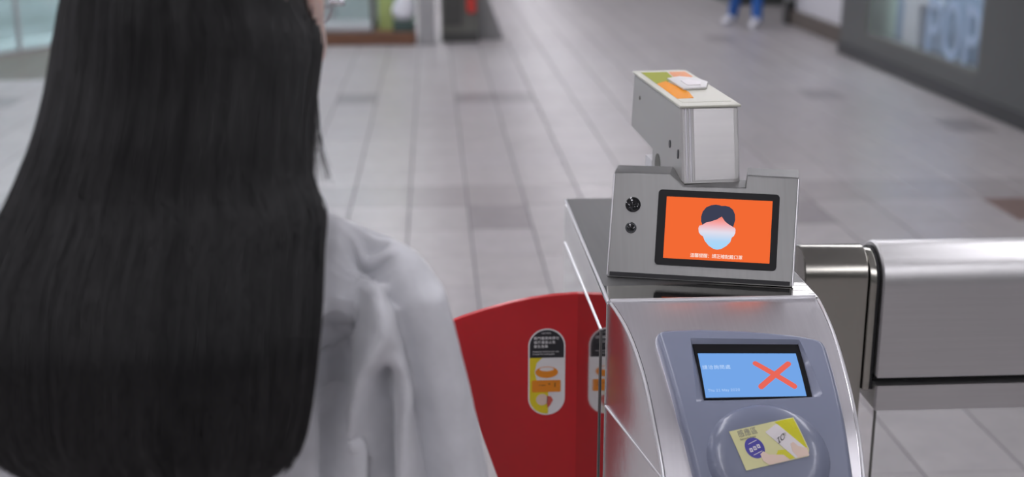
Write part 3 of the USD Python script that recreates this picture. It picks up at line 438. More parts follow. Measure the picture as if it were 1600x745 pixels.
obj('flank_seam', tube([(XS, YFL, .851), (float(XLs(sI)) + .0, float(PS(sI)[0]) + .004, fz)], 0.0018), 'steel_edge', gate)

# blue-grey reader console on the curved front
def refine(poly, h, edge):
    m = trimesh.creation.extrude_polygon(poly, h, engine='earcut')
    return from_mani(to_mani(m).refine_to_length(edge))
OUT = Polygon([(.318, -.0872), (.3229, -.0865), (.3675, -.0855), (.4327, -.0905), (.5042, -.1015), (.532, -.1095), (.5395, -.115), (.5418, -.126), (.543, -.2), (.5446, -.2746), (.547, -.34), (.547, -.52), (.54, -.545), (.52, -.552), (.38, -.552), (.364, -.545), (.356, -.52),
               (.342, -.37), (.3329, -.3036), (.3191, -.2286), (.3116, -.1639), (.3056, -.1057), (.305, -.096), (.309, -.090)]).buffer(-0.0095, quad_segs=8).buffer(0.0095, quad_segs=8)
RIM = Polygon([(.352, -.1065), (.5045, -.1135), (.5185, -.205), (.3445, -.2085)]); BEZ = Polygon([(.3545, -.1135), (.5025, -.1185), (.5045, -.2035), (.357, -.2025)])
def ring_of(d, n=260):
    e = OUT.buffer(-d, join_style=1).exterior if d else OUT.exterior
    c = np.array(e.coords)[:-1]; c = c if e.is_ccw else c[::-1]
    k = np.argmin(((c - [.42, -.09]) ** 2).sum(1)); c = np.vstack([c[k:], c[:k + 1]])
    t = np.r_[0, np.cumsum(np.linalg.norm(np.diff(c, axis=0), axis=1))]; q = np.linspace(0, t[-1], n + 1)[:-1]
    return np.c_[np.interp(q, t, c[:, 0]), np.interp(q, t, c[:, 1])]
RB = 0.0088
crings = [np.c_[ring_of(0), np.zeros(260)]]
for u in np.linspace(0, 1, 9):
    crings.append(np.c_[ring_of(RB * u * .999), np.full(260, 0.004 + 0.013 * math.sqrt(1 - (1 - u) ** 2))])
skirt = loft(crings, cap=False)
if skirt.face_normals[skirt.faces[:, 0].argmin()][2] < 0: pass
def flat_top(poly, hfun):
    t = from_mani(to_mani(trimesh.creation.extrude_polygon(poly, 0.02, engine='earcut')).refine_to_length(0.005)); tp = t.vertices[:, 2] > 0.0199
    t = trimesh.Trimesh(t.vertices, t.faces[tp[t.faces].all(1)], process=False); t.vertices[:, 2] = hfun(t.vertices[:, :2]); return t
top_poly = Polygon(ring_of(RB * .999))
def well(xy):
    P = shapely.points(xy); dr, db = shapely.distance(P, RIM.exterior), shapely.distance(P, BEZ); return 0.017 - 0.0075 * dr / (dr + db + 1e-9)
cons = cat(skirt, flat_top(top_poly.difference(RIM), lambda q: np.full(len(q), .017)), flat_top(RIM.difference(BEZ), well), flat_top(BEZ, lambda q: np.full(len(q), .0095)))
cons.vertices = wrap(cons.vertices); cons.merge_vertices(merge_norm=True, merge_tex=True)
obj('reader_console', cons, 'console_plastic', gate, smooth=24, label='blue-grey plastic console')
def wplate(poly, h0, h1, edge=0.006):
    t = from_mani(to_mani(plate(poly, h0, h1)).refine_to_length(edge)) if edge else plate(poly, h0, h1)
    t.vertices = wrap(t.vertices); return t
scr = obj('gate_screen', wplate(BEZ.difference(Polygon([(.3587, -.1285), (.4963, -.1325), (.4975, -.2015), (.3592, -.2005)])), 0.0085, 0.0125, 0.008), 'bezel_black', gate, smooth=20, label='black-framed blue status screen')
def sq(u, v_):   # place on the blue display, u to the right, v down
    a, b, c, d = map(np.array, ((.3587, -.1285), (.4963, -.1325), (.4975, -.2015), (.3592, -.2005)))
    return (1 - v_) * ((1 - u) * a + u * b) + v_ * ((1 - u) * d + u * c)
obj('display_area', wplate(Polygon([sq(0, 0), sq(1, 0), sq(1, 1), sq(0, 1)]), 0.0096, 0.0108, 0.008), 'screen_blue', scr, smooth=False)
def bar(a, b, w):
    return shapely.LineString([a, b]).buffer(w / 2, quad_segs=5)
cross = bar(sq(.565, .25), sq(.90, .775), .0078).union(bar(sq(.895, .26), sq(.57, .775), .0078))
obj('cross_mark', wplate(cross, 0.0108, 0.0111, 0.006), 'screen_red', scr, smooth=False, label='red cross')
p0 = sq(.02, .385)
obj('screen_text', wplate(glyph_poly('請洽詢問處', p0[0], p0[1], 0.0078, 1.02), 0.0108, 0.0110, 0), 'screen_text_pale', scr, smooth=False)
p0 = sq(.035, .865); t = latin('Thu 21 May 2020', p0[0], p0[1], 0.0036, sx=1.05); t.vertices[:, 2] += 0.0108; t.vertices = wrap(t.vertices)
obj('screen_text', t, 'screen_text_pale', scr, smooth=False)

# raised oval reader pad and its sticker
PC, PA, PB, PROT = np.array([.4325, -.284]), 0.0825, 0.0695, math.radians(-9)
ell = shapely.affinity.rotate(shapely.affinity.scale(Point(*PC).buffer(1, quad_segs=24), PA, PB), math.degrees(PROT), origin=tuple(PC))
pad = from_mani(to_mani(trimesh.creation.extrude_polygon(ell, 0.02, engine='earcut')).refine_to_length(0.004)); tp = pad.vertices[:, 2] > 0.019
pad = trimesh.Trimesh(pad.vertices, pad.faces[tp[pad.faces].all(1)], process=False)
def pad_h(xy):
    q = (np.asarray(xy) - PC) @ np.array([[math.cos(PROT), -math.sin(PROT)], [math.sin(PROT), math.cos(PROT)]]); r = np.sqrt((q[:, 0] / PA) ** 2 + (q[:, 1] / PB) ** 2)
    u = np.clip((1 - r) / 0.34, 0, 1); return 0.0162 + 0.0125 * np.sqrt(np.clip(1 - (1 - u) ** 2, 0, 1)) * (1 + 0.12 * q[:, 1] / PB)
pad.vertices[:, 2] = pad_h(pad.vertices[:, :2]); pad.vertices = wrap(pad.vertices)
rp = obj('reader_pad', pad, 'pad_plastic', gate, smooth=True, label='raised oval card reader pad')
K0, KX, KY = np.array([.3806, -.2517]), np.array([.0885, .0158]), np.array([.0182, -.0468])
def kp(p, q): return K0 + p * KX + q * KY
def kmap(g): return shapely.affinity.affine_transform(g, [KX[0], KY[0], KX[1], KY[1], K0[0], K0[1]])
def card(g, k):
    t = from_mani(to_mani(plate(kmap(g), 0, 0.0005)).refine_to_length(0.006))
    t.vertices[:, 2] += pad_h(t.vertices[:, :2]) + 0.0006 + 0.00035 * k; t.vertices = wrap(t.vertices); return t
base = Polygon([(0, 0), (1, 0), (1.0, .84), (.95, 1.0), (0, 1)])
obj('reader_sticker', card(base, 0), 'card_glare', rp, smooth=False, label='yellow sticker for the card reader')
obj('sticker_yellow', card(Polygon([(.70, 0.02), (.985, 0.02), (.985, .83), (.94, .97), (.42, .97), (.56, .70), (.92, .78), (.80, .45)]).buffer(0), 1), 'card_yellow', rp, smooth=False)
obj('sticker_emblem', card(shapely.affinity.scale(Point(.254, .52).buffer(1, quad_segs=14), .138, .262), 1), 'print_purple', rp, smooth=False)
marks = shapely.union_all([shapely.box(.168 + .062 * k, .505 - .025 * k, .212 + .062 * k, .60 - .025 * k).difference(shapely.box(.182 + .062 * k, .535 - .025 * k, .198 + .062 * k, .57 - .025 * k)) for k in range(3)] + [shapely.LineString([(.20, .68), (.33, .63)]).buffer(.007), shapely.LineString([(.19, .40), (.32, .35)]).buffer(.007)])
obj('emblem_marks', card(marks, 2), 'card_white', rp, smooth=False)
ph = Polygon([(.52, .22), (.70, .10), (.95, .82), (.77, .96)]).buffer(.02)
obj('sticker_card', card(ph, 2), 'card_white', rp, smooth=False)
hands = shapely.union_all([Polygon([(.30, .70), (.345, .66), (.40, .76), (.60, .84), (.66, .985), (.36, .985), (.30, .86)]).buffer(.01), Polygon([(.78, .62), (.82, .60), (.86, .72), (.97, .80), (.955, .98), (.80, .98), (.76, .80)]).buffer(.008)])
obj('sticker_hand', card(hands, 3), 'print_pink', rp, smooth=False)
g3 = glyph_poly('感應區', .10, 0, .10, 1.0)
g3 = shapely.affinity.scale(g3, 1, -2.0, origin=(0, 0)); g3 = shapely.affinity.translate(g3, 0, .20)
obj('sticker_text', card(g3, 1), 'print_grey', rp, smooth=False)
tx = meshkit.text_mesh('Sensor Area', .03, .0005); tv = tx.vertices; tv[:, 1] = .275 - tv[:, 1] * 1.6; tv[:, 0] += .10
xy = K0 + tv[:, :1] * KX + tv[:, 1:2] * KY; tx.vertices = wrap(np.c_[xy, pad_h(xy) + .0012 + tv[:, 2]]); tx.fix_normals()
obj('sticker_text', tx, 'print_grey', rp, smooth=False)
tx = meshkit.text_mesh('IC', .085, .0005); tv = tx.vertices.copy(); ca, sa = math.cos(-.55), math.sin(-.55)
px, py = tv[:, 0], tv[:, 1] * 1.0; X = .60 + px * 1.0 + py * .18; Y = .56 - px * 0.75 - py * 1.6
xy = K0 + X[:, None] * KX + Y[:, None] * KY; tx.vertices = wrap(np.c_[xy, pad_h(xy) + .0021 + tv[:, 2]]); tx.fix_normals()
obj('sticker_text', tx, 'print_black', rp, smooth=False)
gk = glyph_poly('卡', 0, 0, .075); gk = shapely.affinity.affine_transform(gk, [1.0, .18, -.75, -1.6, .70, .46])
obj('sticker_text', card(gk, 3), 'print_grey', rp, smooth=False)

# red flap with its oval warning sticker
FYp = 2.155
arc = [(.0072, .8546), (.046, .8698), (.0872, .883), (.127, .8935), (.167, .9017), (.21, .9068), (.2545, .9094)]
poly = [(.2545, .14), (.232, .17)] + [(.0072, .8546)] + arc[1:]
flap = obj('gate_flap', prism(poly, 0.014, 0.003, frame_of((0, FYp + .014, 0), (1, 0, 0), (0, 0, 1), (0, -1, 0))), 'flap_red', gate, smooth=25, label='red fan-shaped flap across the aisle')
sf = frame_of((.1955, FYp, .761), (1, 0, 0), (0, 0, 1), (0, -1, 0))
SW, SH = .0335, .0833
stad = lambda k: shapely.LineString([(0, -(SH - SW)), (0, SH - SW)]).buffer(SW - k, quad_segs=12)
inner = stad(.0026); zb = SH - .333 * 2 * SH
obj('warning_sticker', plate(stad(0), 0, .0006, sf), 'print_white', flap, smooth=False, label='white-edged oval warning sticker')
obj('sticker_heading', plate(inner.intersection(shapely.box(-1, zb, 1, 1)), .0006, .0009, sf), 'print_black', flap, smooth=False)
yel = inner.intersection(Polygon([(-1, -1), (.006, -1), (.003, -.045), (.004, -.03), (-.016, -.022), (-.022, .0), (-.018, .018), (-.008, zb), (-1, zb)]))
obj('sticker_yellow', plate(yel, .0006, .0009, sf), 'print_yellow', flap, smooth=False)
obj('sticker_band', plate(inner.intersection(rrect(-.0265, -.0385, .0255, -.0155, .002)), .0009, .0012, sf), 'print_orange', flap, smooth=False)
obj('sticker_hand', plate(shapely.affinity.scale(Point(0, .0).buffer(1), .0205, .011).difference(shapely.affinity.scale(Point(0, .006).buffer(1), .013, .004)), .0012, .0014, sf), 'print_orange', flap, smooth=False)
obj('sticker_figure', plate(shapely.affinity.scale(Point(-.008, -.053).buffer(1), .011, .011), .0012, .0014, sf), 'print_pink', flap, smooth=False)
obj('sticker_figure', plate(Polygon([(.001, -.046), (.008, -.047), (.012, -.054), (.007, -.064), (.002, -.070), (.0005, -.058)]), .0012, .0014, sf), 'print_red', flap, smooth=False)
obj('sticker_figure', plate(shapely.union_all([shapely.box(-.01, -.026, -.002, -.0245), shapely.box(.003, -.024, .0065, -.0215), shapely.box(.014, -.0285, .0165, -.0205), shapely.box(-.014, -.0255, -.011, -.0245)]), .0012, .0014, sf), 'print_brown', flap, smooth=False)
for k, (tx, w) in enumerate([('閘門關閉時請勿', .0062), ('強行通過以免', .0062), ('發生危險', .0062)]):
    obj('sticker_text', plate(glyph_poly(tx, -.0235, .0625 - k * .0078, w, 1.06), .0009, .0011, sf), 'print_white', flap, smooth=False)
t = latin('CAUTION', -.010, .0735, .0026); t.vertices[:, 2] += .0009; t.vertices = sf(t.vertices); t.fix_normals(); obj('sticker_text', t, 'print_white', flap, smooth=False)
for k, tx in enumerate(['Please do not force your way', 'through the closing gate']):
    t = latin(tx, -.0255, .0385 - k * .0047, .0025, sx=1.0); t.vertices[:, 2] += .0009; t.vertices = sf(t.vertices); t.fix_normals(); obj('sticker_text', t, 'print_white', flap, smooth=False)

# ================================================================== FACE RECOGNITION TERMINAL
term = thing('face_terminal', 'steel face recognition terminal with orange screen on top of the fare gate', 'terminal')
TO = np.array([.2643, 1.8905, 1.0225]); ta = np.array([.9673, -.2538, 0]); tbk = np.array([.2538, .9673, 0]); tau = math.radians(22.5)
tu = math.cos(tau) * np.array([0, 0, 1]) + math.sin(tau) * tbk; tn = np.cross(ta, tu)      # tn points towards the viewer
tf = frame_of(TO, ta, tu, tn); tfh = frame_of(TO, ta, tu, -tbk)
hp = [(0, 0), (.283, 0), (.2845, .1695), (.2065, .1695), (.205, .1500), (.111, .1480), (.088, .167), (.0015, .1655)]
tm_ = prism(hp, 0.056, 0.0028, lambda v: tfh(np.c_[v[:, :2], v[:, 2] - 0.056]))
obj('terminal_housing', tm_, 'steel_satin', term, smooth=25)
obj('housing_edge', tube(tf([(.001, .004, -.003), (.002, .1635, -.003)]), .0022), 'steel_edge', term)
obj('housing_edge', tube(tf([(.2825, .004, -.003), (.284, .1675, -.003)]), .0022), 'steel_edge', term)
obj('base_seal', prism([(.004, -.004), (.279, -.004), (.279, .002), (.004, .002)], .05, 0, lambda v: tfh(np.c_[v[:, :2], v[:, 2] - .051]) + [0, 0, .0066]), 'rubber_gap_black', term, smooth=False)
for (x, y, r) in ((.0338, .1155, .0113), (.0328, .079, .0082)):
    ln = obj('camera_lens', lathe([(r * 1.06, 0), (r * 1.06, .0012), (r * .9, .0022), (r * .86, .0012)], 28, tf([(x, y, 0)])[0], tn), 'lens_black' if r > .01 else 'lens_ring', term, smooth=40)
    obj('lens_glass', lathe([(r * .86, .0006), (r * .7, .0018), (r * .3, .0026), (.0004, .0028)], 28, tf([(x, y, 0)])[0], tn), 'lens_black', ln, smooth=True)
    obj('lens_core', lathe([(r * .35, .0022), (r * .32, .0032), (.0004, .0035)], 20, tf([(x, y, 0)])[0], tn), 'lens_core', ln, smooth=True)
D0 = (.0855, .0345); DW, DH = .1615, .0965
bz = rrect(.0725, .0238, .2575, .1415, .006)
tsc = obj('terminal_screen', plate(bz.difference(rrect(D0[0], D0[1], D0[0] + DW, D0[1] + DH)), 0, .0022, tf), 'bezel_black', term, smooth=20, label='orange face recognition screen in a black frame')
def du(u, v_): return (D0[0] + u * DW, D0[1] + (1 - v_) * DH)
obj('display_area', plate(rrect(D0[0], D0[1], D0[0] + DW, D0[1] + DH), .0004, .0014, tf), 'screen_orange', tsc, smooth=False)
fpts = [(.345, .44), (.325, .45), (.318, .49), (.325, .56), (.345, .60), (.365, .615), (.385, .69), (.425, .765), (.47, .81), (.505, .82), (.545, .805), (.59, .755), (.625, .69), (.637, .615), (.655, .59), (.668, .54), (.668, .48), (.66, .455), (.645, .45), (.62, .36), (.53, .27), (.42, .36)]
obj('face_graphic', plate(Polygon([du(*p) for p in fpts]).buffer(.0008).buffer(-.0008), .0014, .0016, tf), 'screen_face', tsc, smooth=False)
hpts = [(.355, .435), (.34, .38), (.338, .30), (.35, .22), (.38, .15), (.425, .112), (.47, .10), (.505, .105), (.525, .115), (.56, .11), (.60, .125), (.635, .17), (.655, .24), (.66, .33), (.645, .445), (.60, .405), (.565, .36), (.532, .285), (.49, .335), (.43, .375), (.385, .395)]
obj('hair_graphic', plate(Polygon([du(*p) for p in hpts]).buffer(.0006).buffer(-.0006), .0016, .0018, tf), 'screen_navy', tsc, smooth=False)
p0 = du(.254, .96); hT = .0072
obj('screen_text', plate(glyph_poly('溫馨提醒：請正確配戴口罩', p0[0], p0[1], hT, .92), .0014, .0016, tf), 'screen_text_white', tsc, smooth=False)

# ================================================================== TICKET READER BOX behind the terminal
sb = thing('card_scanner', 'bright steel ticket reader box with yellow label standing behind the terminal', 'card reader')
bo = np.array([.3861, 1.93, 1.1605]); by, bpi = .0877, -.0317
ba = np.array([math.cos(by), math.sin(by), 0]); b0 = np.array([-math.sin(by), math.cos(by), 0])
bu = math.cos(bpi) * np.array([0, 0, 1]) + math.sin(bpi) * b0; bb = math.cos(bpi) * b0 - math.sin(bpi) * np.array([0, 0, 1])
BWd = .0935
bx = frame_of(bo, bb, bu, ba)          # (back, up, right)
prof2 = [(.0, 0), (.0307, .1150), (.3326, .1150), (.345, .0145), (.190, .0085), (.188, -.03), (.075, -.03), (.072, .001)]
obj('scanner_body', prism(prof2, BWd, .003, lambda v: bx(v)), 'steel_side', sb, smooth=25)
obj('top_lid', prism([(.024, -.0025), (.336, -.0025), (.336, BWd + .0025), (.024, BWd + .0025)], .004, .0012, frame_of(bo + bu * .1145, bb, ba, bu)), 'label_cream', sb, smooth=False)
obj('front_plate', prism([(.02, .004), (BWd - .008, .004), (BWd - .008, .1165), (.02, .1165)], .0012, .0004, frame_of(bo, ba, math.cos(.2578) * bu + math.sin(.2578) * bb, np.cross(ba, math.cos(.2578) * bu + math.sin(.2578) * bb))), 'steel_light', sb, smooth=False)
for xx in (.008, .0145):
    o = bo + ba * xx; q = math.cos(.2578) * bu + math.sin(.2578) * bb
    obj('front_rib', tube([o + q * .002, o + q * .117], .0022, 8), 'steel_edge', sb)
post_ = lambda x0, x1, y0, y1: trimesh.convex.convex_hull(np.array([bo + bb * y + ba * x + np.array([0, 0, dz]) for x in (x0, x1) for y in (y0, y1) for dz in (-.137, -.01)]))
obj('support_post', post_(.0005, .03, .192, .234), 'steel_edge', sb, smooth=False)
obj('support_post', post_(.03, BWd - .006, .11, .20), 'steel_satin', sb, smooth=False)
def side_dot(yb, zu, w, h, name, m='rubber_gap_black'):
    g = shapely.affinity.scale(Point(yb, zu).buffer(1, quad_segs=8), w, h)
    t = plate(g, 0, .0012); t.vertices = bx(np.c_[t.vertices[:, :2], -t.vertices[:, 2]]); t.fix_normals(); obj(name, t, m, sb, smooth=False)
side_dot(.0803, .045, .005, .0065, 'side_hole', 'lens_ring'); side_dot(.031, .040, .0038, .0075, 'side_hole', 'lens_ring'); side_dot(.285, .0798, .003, .0035, 'side_hole', 'cabinet_grey')  # flat dark discs, the shade inside side holes put into their colour
side_dot(.150, -.006, .016, .018, 'cable_opening', 'cabinet_grey')
tfm = frame_of(bo + bu * .1185 + bb * .0307, ba, bb, bu)
lab = Polygon([(.008, .285), (.088, .285), (.088, .02), (.008, .02)])
obj('top_label', plate(lab, 0, .0004, tfm), 'label_cream', sb, smooth=False)
obj('label_print', plate(Polygon([(.008, .285), (.055, .285), (.050, .21), (.008, .17)]), .0004, .0007, tfm), 'label_green', sb, smooth=False)
obj('label_print', plate(Polygon([(.058, .285), (.088, .285), (.088, .235), (.070, .21), (.052, .22)]), .0004, .0007, tfm), 'label_orange', sb, smooth=False)
obj('label_print', plate(Polygon([(.008, .175), (.03, .20), (.036, .15), (.042, .10), (.036, .05), (.008, .048)]), .0004, .0007, tfm), 'label_amber', sb, smooth=False)
chip = prism([(.036, .112), (.077, .118), (.094, .165), (.088, .200), (.060, .222), (.034, .207)], .004, .0012, frame_of(bo + bu * .119 + bb * .0307, ba, bb, bu))
obj('scan_window', chip, 'steel_light', sb, smooth=25)
obj('scan_glass', plate(Polygon([(.050, .135), (.073, .138), (.082, .165), (.066, .187), (.050, .178)]), .0041, .0046, frame_of(bo + bu * .119 + bb * .0307, ba, bb, bu)), 'card_white', sb, smooth=False)

# ================================================================== STEEL BARRIER to the right of the gate
bar_ = thing('steel_barrier', 'brushed steel barrier with rounded top to the right of the fare gate', 'barrier')
def round_top(y0, y1, z0, z1, n=16):
    r = (y1 - y0) / 2; c = (y0 + y1) / 2
    return [(y0, z0)] + [(c - r * math.cos(a), z1 - r + r * math.sin(a)) for a in np.linspace(0, math.pi, n)] + [(y1, z0)]
fyz = lambda x0: frame_of((x0, 0, 0), (0, 1, 0), (0, 0, 1), (1, 0, 0))
BY = 2.052
obj('end_post', prism(round_top(BY + .012, BY + .112, 0.0, 1.003), .112, .002, fyz(.632)), 'steel_olive', bar_, smooth=25, label='end post with rounded cap')
obj('post_collar', prism(round_top(BY + .006, BY + .112, .752, .998), .012, .001, fyz(.745)), 'steel_olive', bar_, smooth=25)
obj('post_gap_shade', prism(round_top(BY + .010, BY + .118, .752, .999), .006, 0, fyz(.757)), 'rubber_gap_black', bar_, smooth=25)  # black slice standing for the shade in the gap beside the panel
obj('upper_panel', prism(round_top(BY - .004, BY + .128, .778, 1.009, 20), 2.6, .003, fyz(.7645)), 'steel', bar_, smooth=25)
obj('rail_gap_shade', box(.770, 3.36, BY + .022, BY + .11, .762, .780), 'rubber_gap_black', bar_, smooth=False)  # black strip painting the shade in the gap above the lower rail
obj('lower_rail', prism([(BY - .012, .7195), (BY + .115, .7195), (BY + .115, .763), (BY - .012, .766)], 2.6, .003, fyz(.7625)), 'steel', bar_, smooth=False)
obj('rail_bracket', box(.742, .766, BY + .03, BY + .09, .745, .762), 'rubber_gap_black', bar_, smooth=False)
obj('glass_panel', box(.7865, 3.35, BY + .04, BY + .048, .03, .722, .001), 'clear_glass', bar_, smooth=False)
obj('glass_edge', box(.785, .7865, BY + .039, BY + .049, .03, .722), 'cabinet_grey', bar_, smooth=False)
obj('end_post', box(3.3, 3.4, BY + .012, BY + .112, 0, .78, .003), 'steel_olive', bar_, smooth=False)

# ================================================================== THE WOMAN IN THE FOREGROUND
random.seed(3)
def rotz(v, a):
    v = np.asarray(v, float); c, s = math.cos(a), math.sin(a); return np.stack([v[..., 0] * c - v[..., 1] * s, v[..., 0] * s + v[..., 1] * c, v[..., 2]], -1)
def head_parts(center, yaw, k=1.0):
    """head facing +y turned by yaw (clockwise positive, radians); returns the head solid list and details"""
    P = lambda p: tuple(np.asarray(center) + rotz(np.asarray(p) * k, -yaw))
    S = lambda p, r: sph(P(p), r * k)
    solids = [hull(S((0, -.02, .045), .072), S((0, .03, .05), .066), S((0, -.035, .01), .066)),
              hull(S((0, .03, .045), .064), S((0, .052, -.02), .046), S((.036, .03, -.03), .036), S((-.036, .03, -.03), .036)),
              hull(S((0, .062, -.085), .022), S((.036, .02, -.055), .024), S((-.036, .02, -.055), .024), S((0, .05, -.02), .045)),
              hull(S((0, .098, .004), .008), S((0, .112, -.030), .010), S((0, .095, -.034), .013)),
              hull(S((.013, .098, -.036), .0075), S((-.013, .098, -.036), .0075)),
              hull(S((.015, .088, -.060), .0065), S((-.015, .088, -.060), .0065))]
    for s in (-1, 1):
        solids.append(hull(S((s * .074, -.008, .012), .008), S((s * .078, -.018, .022), .009), S((s * .073, -.004, -.022), .0065)))
        solids.append(hull(S((s * .016, .088, .022), .008), S((s * .048, .074, .022), .009)))
    return P, solids
def hand(wrist, dirv, side, k=1.0):
    """a relaxed hand hanging from the wrist along dirv; side +1 right, -1 left (thumb towards +y)"""
    w = np.asarray(wrist, float); d = np.asarray(dirv, float); d /= np.linalg.norm(d)
    f = np.array([0, 1.0, 0]); f = f - d * (f @ d); f /= np.linalg.norm(f); inn = np.cross(d, f) * 1.0
    if inn[0] * side > 0: inn = -inn
    p = lambda a, b, c: w + (d * a + f * b + inn * c) * k
    out = [hull(sph(p(.0, .012, 0), .018 * k), sph(p(.0, -.012, 0), .018 * k), sph(p(.075, .028, .004), .012 * k), sph(p(.075, -.028, .004), .012 * k), sph(p(.04, .03, 0), .014 * k))]
    for b, L in ((.030, .066), (.010, .075), (-.010, .070), (-.029, .055)):
        q = [p(.072, b, .004), p(.072 + L * .45, b * 1.08, .012), p(.072 + L * .78, b * 1.1, .026), p(.072 + L, b * 1.1, .042)]
        for i, (r0, r1) in enumerate(((.0092, .0086), (.0086, .008), (.008, .007))): out.append(bone(q[i], r0 * k, q[i + 1], r1 * k))
    q = [p(.015, .028, .008), p(.045, .052, .018), p(.075, .058, .03)]
    for i, (r0, r1) in enumerate(((.013, .0105), (.0105, .008))): out.append(bone(q[i], r0 * k, q[i + 1], r1 * k))
    return out

HC_, HY = np.array([-.184, 1.283, 1.489]), math.radians(12)
woman = thing('person', 'person with long straight dark hair and light grey jacket seen from behind', 'person')
P, hs = head_parts(HC_, HY)
CX = -.235
LEG = [((CX - .085, 1.285, .86), .078, (CX - .10, 1.295, .47), .052), ((CX - .10, 1.295, .47), .052, (CX - .105, 1.275, .085), .036), ((CX + .085, 1.285, .86), .078, (CX + .10, 1.30, .47), .052), ((CX + .10, 1.30, .47), .052, (CX + .105, 1.285, .085), .036)]
ARM = [((-.070, 1.288, 1.20), .030, (-.020, 1.302, .985), .029), ((-.020, 1.302, .985), .029, (.005, 1.345, .79), .024), ((-.395, 1.262, 1.205), .042, (-.448, 1.275, .985), .036), ((-.448, 1.275, .985), .036, (-.455, 1.345, .79), .024)]
body = hs + [bone((-.215, 1.267, 1.43), .050, (-.226, 1.274, 1.28), .056),
             hull(sph((CX - .11, 1.30, 1.205), .034), sph((CX + .11, 1.30, 1.205), .034), sph((CX, 1.32, 1.07), (.085, .05, .1)), sph((CX, 1.28, 1.29), .04)),
             hull(sph((CX, 1.32, 1.07), (.085, .05, .1)), sph((CX, 1.295, .88), (.14, .09, .09)))]
for a, ra, b, rb in LEG + ARM: body.append(bone(a, ra, b, rb))
for s in (-1, 1): body.append(hull(sph((CX + s * .105, 1.275, .055), .034), sph((CX + s * .115, 1.40, .032), .026)))
body += hand((.005, 1.345, .79), (.05, .28, -.96), 1) + hand((-.455, 1.345, .79), (0, .28, -.96), -1)
bm = soften(union(body), 0.006, 8)
obj('body', bm, 'skin', woman, smooth=True)
for s in (-1, 1):
    obj('eye', from_mani(sph(P((s * .032, .079, .002)), .0125)), 'eye_white', woman, smooth=True)
    obj('iris', from_mani(sph(P((s * .032, .0885, .002)), .0052)), 'eye_dark', woman, smooth=True)
# jacket: loose, with raised shoulder seams and deep folds on the right sleeve and back
jk = [hull(sph((-.122, 1.262, 1.250), .046), sph((-.348, 1.262, 1.250), .046), sph((CX, 1.27, 1.31), (.07, .06, .03)), sph((CX, 1.282, 1.12), (.175, .112, .12))),
      hull(sph((CX, 1.282, 1.12), (.175, .112, .12)), sph((CX, 1.287, .84), (.192, .128, .05)))]
for s, X in ((1, 0), (-1, 2 * CX)):
    q = lambda x, y, z: (x if s > 0 else X - x, y, z)
    jk += [hull(sph(q(-.125, 1.262, 1.247), .048), sph(q(-.061, 1.258, 1.203), .064)),
           hull(sph(q(-.061, 1.258, 1.203), .064), sph(q(-.040, 1.264, 1.10), .070), sph(q(-.11, 1.27, 1.13), .06)),
           bone(q(-.040, 1.264, 1.10), .070, q(-.020, 1.275, .985), .073), bone(q(-.020, 1.275, .985), .073, q(.002, 1.335, .825), .05)]
jm = soften(union(jk), 0.0052, 60)
def near(p, line):
    best = np.full(len(p), 9.0)
    for a, b in zip(line[:-1], line[1:]):
        a, b = np.array(a), np.array(b); t = np.clip(((p - a) @ (b - a)) / ((b - a) @ (b - a)), 0, 1); best = np.minimum(best, np.linalg.norm(p - (a + t[:, None] * (b - a)), axis=1))
    return best
FOLDS = [  # lines in (x, z) on the back of the jacket: depth, width
    ([(-.060, 1.268), (-.046, 1.232), (-.030, 1.19), (-.014, 1.135), (-.004, 1.08), (.002, 1.0)], -.024, .0115),
    ([(-.074, 1.262), (-.084, 1.237), (-.094, 1.192), (-.108, 1.145)], -.020, .018),
    ([(-.053, 1.135), (-.058, 1.110), (-.064, 1.05), (-.066, .96)], -.037, .0135),
    ([(-.112, 1.185), (-.104, 1.130), (-.104, 1.06), (-.11, .95)], -.029, .011),
    ([(-.052, 1.235), (-.054, 1.19), (-.074, 1.144), (-.086, 1.09), (-.088, 1.037), (-.09, .96)], .016, .010),
    ([(-.040, 1.205), (-.036, 1.165), (-.034, 1.11), (-.036, 1.04), (-.036, .98)], .014, .010),
    ([(-.020, 1.10), (-.014, 1.05), (-.010, .98)], -.014, .010),
    ([(-.122, 1.25), (-.120, 1.20), (-.122, 1.14)], .012, .010),
    ([(-.006, 1.21), (.010, 1.13), (.026, 1.05), (.034, .97)], .012, .014)]
vn = jm.vertex_normals; back = np.clip(-vn[:, 1] * 1.4 + 0.35, 0, 1); dv = np.zeros(len(jm.vertices))
for line, dep, wid in FOLDS: dv += 1.35 * dep * np.exp(-(near(jm.vertices[:, [0, 2]], line) / wid) ** 2) * back
dv += 0.006 * (meshkit.fbm(jm.vertices * np.array([13, 13, 6.0]), 3, 5) - .5)
jm.vertices = jm.vertices + vn * dv[:, None]
trimesh.smoothing.filter_taubin(jm, lamb=0.5, nu=0.53, iterations=7)
jo = obj('jacket', jm, 'jacket_grey', woman, smooth=True)
obj('jacket_collar', tube(np.array([(CX + .062 * math.sin(a), 1.272 + .05 * math.cos(a), 1.318 + .006 * math.cos(a)) for a in np.linspace(0, 2 * math.pi, 28)[:-1]]), .012, 10, True), 'jacket_grey', woman, smooth=True)
tr = union([hull(sph((CX, 1.285, .90), (.165, .11, .05)), sph((CX - .085, 1.285, .80), .088), sph((CX + .085, 1.285, .80), .088))] + [bone(a, ra + .014, b, rb + .016) for a, ra, b, rb in LEG])
obj('trousers', soften(tr, .012, 8), 'cloth_black', woman, smooth=True)
